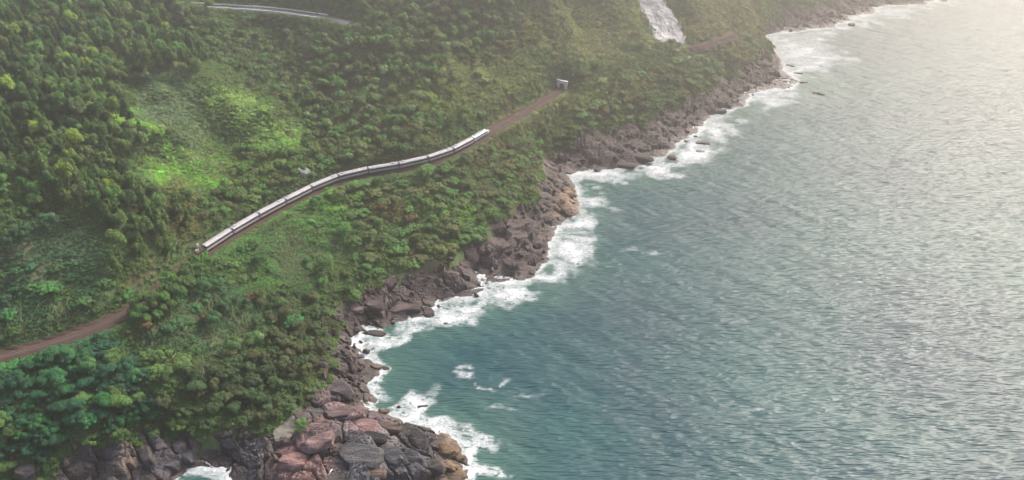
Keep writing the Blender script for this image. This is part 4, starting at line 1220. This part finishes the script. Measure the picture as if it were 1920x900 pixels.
trees = []   # x, y, z, radius, heightfactor, kind, tint, zone, depth
tr = np.random.default_rng(21)
for zi, (zn, poly, sp, (r0, r1), hf, kinds, tints) in enumerate(ZONES):
    lo = np.array([1e9, 1e9]); hi = -lo
    for (X, Y) in poly:
        for z in (5, 40, 110):
            w = at(X, min(Y, 1000), z); lo = np.minimum(lo, w[:2]); hi = np.maximum(hi, w[:2])
    X, Y = np.meshgrid(np.arange(lo[0], hi[0], sp), np.arange(lo[1], hi[1], sp))
    X = X.ravel() + tr.uniform(-.42, .42, X.size) * sp; Y = Y.ravel() + tr.uniform(-.42, .42, Y.size) * sp
    k = (X > -540) & (X < 800) & (Y > 160) & (Y < 1150); X, Y = X[k], Y[k]
    Z = ground_h(X, Y)
    px, py, dep = project(X, Y, Z + 2)
    ok = in_poly(px, py, poly) & in_poly(X, Y, veg_poly) & clear_of_ways(X, Y, 7.5 if zn != "screen" else 3.4, 14)
    ok &= ~in_poly(X, Y, scar_poly)
    ok &= (smoothness(px, py) < .35) | (zn in ("valley",))
    qx, qy, _ = project(X, Y, Z + (r0 + r1) * .8 * hf + 3)
    ok &= (smoothness(qx, qy) < .5) | (zn in ("valley", "screen"))
    if zn not in ("top", "far", "mid", "upper"):
        ok &= (py < 960)
    for x, y, z, d in zip(X[ok], Y[ok], Z[ok], dep[ok]):
        u_ = tr.random()
        rad = r0 + (r1 - r0) * u_
        tint = np.array(tints[tr.integers(len(tints))]) * tr.uniform(.8, 1.25)
        kind = kinds[tr.integers(len(kinds))]
        if zn == "upper" and tr.random() < .05 and kind not in KIND_TALL: tint = np.array(YEL) * tr.uniform(.6, 1.0)
        trees.append([x, y, z, rad, hf * tr.uniform(.85, 1.2), kind, tint, zn, d])
# bushes of every size between the trees
for sp, lo_r, hi_r, thr in ((4.6, .9, 2.0, .51), (8.5, 2.0, 4.6, .50)):
    X, Y = np.meshgrid(np.arange(-420, 560, sp), np.arange(170, 900, sp))
    X = X.ravel() + tr.uniform(-.5, .5, X.size) * sp; Y = Y.ravel() + tr.uniform(-.5, .5, Y.size) * sp
    Z = ground_h(X, Y); Z = np.where(in_poly(X, Y, veg_poly), Z, rock_h(X, Y)); px, py, dep = project(X, Y, Z + 2)
    ok = (px > -40) & (px < 1960) & (py > -40) & (py < 930) & growing(X, Y) & clear_of_ways(X, Y, 6.5 if sp < 6 else 8.5, 8) & ~in_poly(X, Y, scar_poly) & ~in_poly(X, Y, sand_poly)
    ok &= (np.hypot(X - pe.x, Y - pe.y) > 12) & (seg_dist(X, Y, [(p.x, p.y) for p in far_path]) > 6)
    ok &= tr.random(X.size) > smoothness(px, py) * .93
    ok &= fbm(X / 18, Y / 18, 171, 3) > thr
    X, Y, Z, px, py, dep = [a[ok] for a in (X, Y, Z, px, py, dep)]
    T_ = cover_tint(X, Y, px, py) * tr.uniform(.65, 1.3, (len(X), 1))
    for x, y, z, d, t_ in zip(X, Y, Z, dep, T_):
        kind = (KIND_SPREAD + KIND_ROUND)[tr.integers(7)]
        trees.append([x, y, z - .4, lo_r + (hi_r - lo_r) * tr.random() ** 1.5, tr.uniform(.75, 1.15), kind, t_, "bush", d * 1.0])
# hand-picked trees: px, py, z guess, radius, hf, kind, tint, label
SPECIAL = [
 (165, 205, 84, 4.2, 1.1, 0, (.17, .22, .05), "sunlit yellow crowned tree in the middle of the upper left forest"),  # sunlight on this crown is painted in as a yellow tint
 (62, 120, 97, 4.4, 1.0, 1, (.14, .19, .055), "yellow green crown near the left edge of upper forest"),
 (130, 158, 94, 3.2, 1.0, 2, (.15, .19, .05), "small yellow topped tree left of the yellow crowned one"),
 (345, 100, 88, 4.0, 1.1, 3, (.14, .2, .05), "sunlit yellow green tree at the right end of the forest ridge"),  # the tint includes the sunlight falling on the crown
 (320, 92, 88, 3.8, 1.1, 1, (.11, .18, .05), "light green tree on the forest ridge below the hill road"),
 (165, 232, 81, 2.8, 1.0, 3, (.13, .25, .05), "bright green dome in the centre of the upper forest"),
 (10, 245, 86, 3.4, .9, 2, (.12, .16, .05), "yellowish tree cut by the left edge of the picture"),
 (275, 390, 57, 4.8, .8, 7, (.13, .17, .045), "broad yellow olive tree above the near end of the train"),
 (252, 455, 50, 3.4, .9, 3, (.05, .11, .05), "round green tree left of the near end of the train"),
 (222, 500, 48, 2.8, .6, 8, (.045, .15, .06), "bright flat topped bush at the edge of the fern hollow"),
 (85, 535, 50, 4.6, .7, 9, (.05, .13, .05), "leafy bright mound in the middle of the fern hollow"),
 (14, 590, 44, 3.4, .8, 7, (.06, .19, .05), "bright green bush at the left edge above the dirt track"),
 (268, 735, 20, 3.6, 1.0, 8, (.045, .14, .05), "brightest green spreading tree in the lower left thicket"),
 (548, 600, 17, 4.4, .8, 9, (.035, .13, .055), "vivid green rounded bush above the boulder slope"),
 (275, 615, 32, 3.0, .9, 0, (.085, .06, .03), "brown shaggy bush just below the dirt track"),
 (385, 600, 27, 2.6, .9, 1, (.075, .055, .03), "small brown bush on the vine covered slope"),
 (470, 555, 25, 3.2, .7, 8, (.08, .05, .028), "rust brown bush on the vine covered slope"),
 (720, 395, 26, 4.0, .8, 9, (.095, .065, .038), "brown withered tree on the knoll under the train"),
 (765, 410, 24, 3.4, .9, 2, (.075, .058, .035), "dark brown withered tree at the crest of the knoll"),
 (510, 622, 20, 2.4, 1.0, 3, (.045, .08, .035), "round bush with a pale bright sprig on the thicket edge"),
]
TREE_PROTO = {}
def make_tree(x, y, z, rad, hf, kind, tint, label, group, rz):
    e = empty("tree", (x, y, z), rz)
    tall = kind in KIND_TALL; spread = kind in KIND_SPREAD
    lift = (.5 if tall else (.45 if spread else .75)) * rad * hf
    c = link("crown", CR[kind], None, e); c.location = (0, 0, lift)
    c.scale = (rad, rad, rad * hf * (1.15 if tall else 1.0)); c.color = (*[float(v) for v in tint], 1)
    t = link("trunk", TRK[int(abs(x * 7)) % 3], None, e); t.location = (0, 0, .3 * rad * hf)
    t.scale = (rad * .9, rad * .9, rad * hf * 1.0)
    tag(e, label, "tree", group)
    TREE_PROTO.setdefault(kind, c)
    return e
for (X, Y, zg, rad, hf, kind, tint, lab) in SPECIAL:
    p = at(X, Y, zg)
    for _ in range(4):
        gz = float(ground_h(np.array([p.x]), np.array([p.y]))[0]); p = at(X, Y, gz + rad * hf * .9)
    gz = float(ground_h(np.array([p.x]), np.array([p.y]))[0])
    make_tree(p.x, p.y, gz, rad, hf, kind, tint, lab, None, random.uniform(0, 6))
trees.sort(key=lambda t: -(t[3] / t[8]))
def on_screen(t):
    px, py, _ = project(np.array([t[0]]), np.array([t[1]]), np.array([t[2] + t[3]]))
    return -10 < px[0] < 1930 and -5 < py[0] < 905
vis = [t for t in trees if t[7] != 'bush' and on_screen(t)]; hid = [t for t in trees if t[7] == 'bush' or not on_screen(t)]
N_IND = 300 - len(SPECIAL)
KW = lambda k: "narrow" if k in KIND_TALL else ("spreading" if k in KIND_SPREAD else "round")
GRP = {}
for t in vis[:N_IND]:
    x, y, z, rad, hf, kind, tint, zn, d = t
    lab = LABELS[zn].format(c=colour_word(tint), k=KW(kind))
    X_, Y_, _ = project(np.array([x]), np.array([y]), np.array([z + rad])); X_, Y_ = X_[0], Y_[0]
    if zn == "upper":
        where = ("at the left picture edge" if X_ < 70 else "beside the bright clearing" if X_ > 215 and 170 < Y_ < 345 else "left of the train" if Y_ > 400
                 else "above the fern hollow" if Y_ > 320 else "near the hill road" if Y_ < 110 else "deep inside" if X_ < 150 else "on the right flank")
        lab = f"{colour_word(tint)} {KW(kind)} tree {where}, upper left forest"
    elif zn == "lush":
        where = "right under the dirt track" if Y_ < 720 else "overhanging the shore slabs" if Y_ > 800 else "by the left picture edge" if X_ < 80 else "deep inside" if X_ < 190 else "on the right flank"
        lab = f"{colour_word(tint)} {KW(kind)} tree {where}, bottom left thicket"
    elif zn == "shade":
        where = "next to the boulder slope" if X_ > 540 else "above the rubble and pale sand" if Y_ > 740 else "deep inside"
        lab = f"{colour_word(tint)} {KW(kind)} tree {where}, shaded thicket"
    sz_ = "large" if rad > 3.7 else "small" if rad < 2.6 else None
    if sz_: lab = sz_ + " " + lab
    GRP.setdefault(lab, []).append(make_tree(x, y, z, rad, hf, kind, tint, lab, None, random.uniform(0, 6)))
for lab, lst in GRP.items():
    for o in lst: o["group"] = lab.replace(" tree ", " trees ", 1)
rest = vis[N_IND:] + hid
print("trees", len(vis), "individual", N_IND, "mass", len(rest))

# ------------------------------------------------------------------ geometry-node scatter for vegetation nobody could count
def scatter(name, pts, rot, scl, tint, variant, protos, mat, label, cat):
    me = bpy.data.meshes.new(name)
    pts = np.asarray(pts, np.float32)
    me.vertices.add(len(pts)); me.vertices.foreach_set("co", pts.ravel())
    vattr(me, "rot", np.asarray(rot)); vattr(me, "scl", np.asarray(scl)); vattr(me, "tint", np.asarray(tint))
    a = me.attributes.new("variant", 'INT', 'POINT'); a.data.foreach_set("value", np.asarray(variant, np.int32))
    me.materials.append(mat)
    o = link(name, me)
    ng = bpy.data.node_groups.new(name, 'GeometryNodeTree')
    ng.interface.new_socket("Geometry", in_out='INPUT', socket_type='NodeSocketGeometry')
    ng.interface.new_socket("Geometry", in_out='OUTPUT', socket_type='NodeSocketGeometry')
    N = ng.nodes; gi = N.new("NodeGroupInput"); go = N.new("NodeGroupOutput")
    join = N.new("GeometryNodeJoinGeometry")
    for pr in reversed(protos):
        oi = N.new("GeometryNodeObjectInfo"); oi.inputs["Object"].default_value = pr; oi.transform_space = 'ORIGINAL'
        sm = N.new("GeometryNodeSetMaterial"); sm.inputs["Material"].default_value = mat
        g2i = N.new("GeometryNodeGeometryToInstance")
        ng.links.new(oi.outputs["Geometry"], sm.inputs["Geometry"]); ng.links.new(sm.outputs[0], g2i.inputs[0]); ng.links.new(g2i.outputs[0], join.inputs[0])
    iop = N.new("GeometryNodeInstanceOnPoints")
    def na(nm, typ):
        n = N.new("GeometryNodeInputNamedAttribute"); n.data_type = typ; n.inputs[0].default_value = nm; return n.outputs["Attribute"]
    m2p = N.new("GeometryNodeMeshToPoints")
    ng.links.new(gi.outputs[0], m2p.inputs[0]); ng.links.new(m2p.outputs[0], iop.inputs["Points"]); ng.links.new(join.outputs[0], iop.inputs["Instance"])
    iop.inputs["Pick Instance"].default_value = True
    ng.links.new(na("variant", 'INT'), iop.inputs["Instance Index"])
    e2r = N.new("FunctionNodeEulerToRotation")
    ng.links.new(na("rot", 'FLOAT_VECTOR'), e2r.inputs[0]); ng.links.new(e2r.outputs[0], iop.inputs["Rotation"])
    ng.links.new(na("scl", 'FLOAT_VECTOR'), iop.inputs["Scale"])
    ng.links.new(iop.outputs[0], go.inputs[0])
    md = o.modifiers.new("scatter", 'NODES'); md.node_group = ng
    tag(o, label, cat, None, "stuff")
    return o

for kind in range(10):
    if kind not in TREE_PROTO:
        t = rest.pop(0); make_tree(t[0], t[1], t[2], t[3], t[4], kind, t[6], "dark tree in the forest mass on the slope", None, 0.0)
protos = [TREE_PROTO[k] for k in range(10)]
pts, rot, scl, tin, va = [], [], [], [], []
for x, y, z, rad, hf, kind, tint, zn, d in rest:
    lift = (.5 if kind in KIND_TALL else (.45 if kind in KIND_SPREAD else .75)) * rad * hf
    pts.append((x, y, z + lift)); rot.append((0, 0, random.uniform(0, 6.28))); scl.append((rad, rad, rad * hf * (1.15 if kind in KIND_TALL else 1)))
    tin.append(tint); va.append(kind)
scatter("wood", pts, rot, scl, tin, va, protos, M['leaf_inst'], "hazy mass of small tree crowns covering the far slopes", "wood")

# shrub prototypes: six single plants that stand clear
SH_PX = [(300, 322, 56, 2.0, (.16, .36, .06), 0, "bright green shrub in the sunlit clearing"),
         (455, 225, 64, 2.2, (.14, .24, .06), 1, "pale green shrub on the smooth green spur"),
         (600, 420, 29, 2.2, (.07, .18, .05), 2, "green shrub on the grassy bank below the train"),
         (850, 395, 18, 2.6, (.09, .18, .05), 3, "yellow green shrub on the edge above the brown rocks"),
         (90, 690, 29, 2.4, (.05, .2, .06), 4, "light green shrub below the dirt track"),
         (512, 612, 20, 2.4, (.10, .22, .06), 5, "bright pale green arching fern on the thicket edge")]
sh_proto = []
for X, Y, zg, rad, tint, vi, lab in SH_PX:
    p = at(X, Y, zg); gz = float(ground_h(np.array([p.x]), np.array([p.y]))[0]); p = at(X, Y, gz)
    gz = float(ground_h(np.array([p.x]), np.array([p.y]))[0])
    e = empty("fern" if vi == 5 else "shrub", (p.x, p.y, gz + (2.4 if vi == 5 else 0)), .4)
    c = link("foliage", SHR[vi], None, e); c.scale = (rad, rad, rad * .9); c.color = (*tint, 1)
    tag(e, lab, "fern" if vi == 5 else "shrub"); sh_proto.append(c)

sg = np.random.default_rng(33)
cells = []
for (x0, x1, y0, y1, sp) in ((-330, 120, 170, 330, 1.25), (-420, 260, 330, 480, 1.5), (-480, 420, 480, 760, 1.95), (150, 560, 620, 980, 2.6)):
    X, Y = np.meshgrid(np.arange(x0, x1, sp), np.arange(y0, y1, sp))
    cells.append(np.stack([X.ravel() + sg.uniform(-.5, .5, X.size) * sp, Y.ravel() + sg.uniform(-.5, .5, X.size) * sp, np.full(X.size, sp)], -1))
cells = np.concatenate(cells)
X, Y, SPC = cells.T
Z = ground_h(X, Y)
Z = np.where(in_poly(X, Y, veg_poly), Z, rock_h(X, Y) + .2)
px, py, dep = project(X, Y, Z + 1)
ok = (px > -60) & (px < 1980) & (py > -60) & (py < 960) & growing(X, Y) & ~(in_poly(X, Y, scar_poly) & (seg_dist(X, Y, scar_poly) > 7 * fbm(X / 5, Y / 5, 199, 2) - 1.5)) & ~in_poly(X, Y, sand_poly)
ok &= (seg_dist(X, Y, road_xy) > 5.4) & (np.hypot(X - pe.x - td.x * 2, Y - pe.y - td.y * 2) > 5)
dr = seg_dist(X, Y, rail_xy)
# which side of the line: the bank on the sea side is bare a little further out
rp = np.array(rail_xy)
near_i = np.argmin((X[:, None] - rp[None, ::3, 0]) ** 2 + (Y[:, None] - rp[None, ::3, 1]) ** 2, axis=1) * 3
near_i = np.minimum(near_i, len(rp) - 2)
tx, ty = rp[near_i + 1, 0] - rp[near_i, 0], rp[near_i + 1, 1] - rp[near_i, 1]
seaside = (X - rp[near_i, 0]) * ty - (Y - rp[near_i, 1]) * tx > 0
bare = np.where(seaside, 3.3 + 3.6 * (fbm(X / 9, Y / 9, 131, 2) - .35), 2.3 + 1.7 * fbm(X / 7, Y / 7, 137, 2))
hidden = (px > 240) & (px < 372) & (py > 470) & (py < 600)
ok &= dr > np.where(hidden, 2.4, bare)
far_dist = seg_dist(X, Y, [(p.x, p.y) for p in far_path]); ok &= far_dist > 3.2
X, Y, Z, SPC, px, py, dr = [a[ok] for a in (X, Y, Z, SPC, px, py, dr)]
n = len(X)
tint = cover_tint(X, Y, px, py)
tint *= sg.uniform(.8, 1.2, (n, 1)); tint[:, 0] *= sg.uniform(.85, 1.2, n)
size = SPC * sg.uniform(.75, 1.35, n) * (1 + .35 * (fbm(X / 10, Y / 10, 157, 2) - .3))
smooth_ = smoothness(px, py)
hsc = size * (0.55 + 0.75 * sg.random(n)) * (1 - .45 * smooth_)
hsc = np.where(dr < 8, np.minimum(hsc, 1.0), hsc)
variant = sg.integers(0, 5, n); variant[sg.random(n) < .05] = 5
# lean out along the slope
e_ = 1.5
gxn = (ground_h(X + e_, Y) - ground_h(X - e_, Y)) / (2 * e_); gyn = (ground_h(X, Y + e_) - ground_h(X, Y - e_)) / (2 * e_)
rot = np.stack([np.arctan(gyn) * .6, -np.arctan(gxn) * .6, sg.uniform(0, 6.28, n)], -1)
scl = np.stack([size, size, hsc], -1)
print("shrubs", n)
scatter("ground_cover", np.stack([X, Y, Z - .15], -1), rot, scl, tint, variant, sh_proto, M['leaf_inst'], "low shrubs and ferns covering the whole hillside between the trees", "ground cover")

# ------------------------------------------------------------------ trailing vines and long grass on the slopes
VINES = [ # polygon, number of strands, length m, rise m
 ([(480, 420), (600, 390), (640, 470), (620, 540), (520, 520)], 420, (6, 16), 1.3), ([(250, 590), (400, 530), (480, 600), (450, 690), (300, 690)], 460, (6, 16), 1.3),
 ([(0, 560), (200, 560), (220, 590), (60, 640), (0, 650)], 300, (5, 12), 1.2), ([(820, 90), (1060, 80), (1180, 10), (1220, 100), (1200, 190), (1060, 230), (900, 230), (820, 170)], 1500, (8, 22), 1.7),
 ([(1180, -20), (1420, -20), (1420, 110), (1330, 170), (1220, 200), (1250, 100)], 500, (8, 24), 2.2), ([(860, 280), (1010, 240), (1000, 360), (900, 420)], 350, (8, 18), 1.6),
 ([(280, 200), (360, 260), (420, 320), (330, 290)], 160, (8, 20), 1.0), ([(640, 100), (860, 200), (800, 280), (650, 290)], 500, (5, 11), 2.4), ([(380, 60), (640, 60), (620, 220), (480, 150)], 300, (5, 10), 3.0)]
bm_v, bm_f = [], []
vr = random.Random(77)
VX, VY = [], []
strands = []
for poly, nst, (l0, l1), rise in VINES:
    xs = [p[0] for p in poly]; ys = [p[1] for p in poly]; k = 0
    while k < nst:
        a, b = vr.uniform(min(xs), max(xs)), vr.uniform(min(ys), max(ys))
        if not in_poly(np.array([a]), np.array([b]), poly)[0]: continue
        k += 1; strands.append((a, b, vr.uniform(l0, l1), rise * vr.uniform(.6, 1.2)))
S_ = np.array(strands)
zz = np.full(len(S_), 40.0)
def at_np(px_, py_, z):
    r = (px_ - 960) / F_PX; u_ = -(py_ - 450) / F_PX
    t = (z - CAM_H) / (-SP + u_ * CP)
    return r * t, (CP + u_ * SP) * t
for _ in range(10):
    wx, wy = at_np(S_[:, 0], S_[:, 1], zz); zz = zz * .4 + ground_h(wx, wy) * .6
wx, wy = at_np(S_[:, 0], S_[:, 1], zz)
NS = 9
P = np.zeros((len(S_), NS, 3)); hd = np.random.default_rng(3)
cx_, cy2 = wx.copy(), wy.copy(); bend = hd.normal(size=len(S_)) * .55
for i in range(NS):
    g = ground_h(cx_, cy2); t = i / (NS - 1)
    P[:, i] = np.stack([cx_, cy2, g + S_[:, 3] * (.75 + .9 * np.sin(np.pi * t) * hd.uniform(.6, 1.2, len(S_))) - .6 * t], -1)
    gx_ = (ground_h(cx_ + 2, cy2) - ground_h(cx_ - 2, cy2)); gy_ = (ground_h(cx_, cy2 + 2) - ground_h(cx_, cy2 - 2))
    gl = np.hypot(gx_, gy_) + .05; dx, dy = -gx_ / gl, -gy_ / gl
    ang = bend + hd.normal(size=len(S_)) * .25
    dx, dy = dx * np.cos(ang) - dy * np.sin(ang), dx * np.sin(ang) + dy * np.cos(ang)
    st = S_[:, 2] / NS
    cx_, cy2 = cx_ + dx * st, cy2 + dy * st
keepv = (seg_dist(P[:, :, 0].ravel(), P[:, :, 1].ravel(), rail_xy).reshape(-1, NS).min(1) > 5.5) & in_poly(P[:, -1, 0], P[:, -1, 1], veg_poly)
P = P[keepv]
rad = hd.uniform(.07, .15, len(P))
T = np.gradient(P, axis=1); T /= np.linalg.norm(T, axis=2)[..., None] + 1e-9
U = np.cross(T, [0, 0, 1.0]); U /= np.linalg.norm(U, axis=2)[..., None] + 1e-9
Wv = np.cross(U, T)
taper = np.linspace(1, .35, NS)[None, :, None]
ring = [P + (U * math.cos(a) + Wv * math.sin(a)) * rad[:, None, None] * taper for a in (math.pi / 2, math.pi * 7 / 6, math.pi * 11 / 6)]
VV = np.stack(ring, 2).reshape(-1, 3)
nb = len(P); ids = np.arange(nb * NS * 3).reshape(nb, NS, 3)
F = np.concatenate([np.stack([ids[:, :-1, k], ids[:, :-1, (k + 1) % 3], ids[:, 1:, (k + 1) % 3], ids[:, 1:, k]], -1).reshape(-1, 4) for k in range(3)])
tag(link("trailing_vines", np_mesh("trailing_vines", VV, F), M['vine']), "pale trailing vines and long stems draped down the slopes", "vines", None, "stuff")

# ------------------------------------------------------------------ haze: one closed box of even air round everything
bm = bmesh.new(); add_box(bm, -6800, 6800, -3800, 6800, -60, 345)
hz = NT('haze_air'); hz.n.remove(hz.b)
pv = hz.node("ShaderNodeVolumePrincipled")
pv.inputs["Density"].default_value = HAZE_DENSITY
pv.inputs["Color"].default_value = HAZE_COLOR
pv.inputs["Anisotropy"].default_value = 0.84
hz.l(pv.outputs[0], hz.out.inputs["Volume"])
tag(link("haze", bm_mesh("haze", bm), hz.m), "thin pale sea haze in the air over coast and water", "haze", None, "stuff")
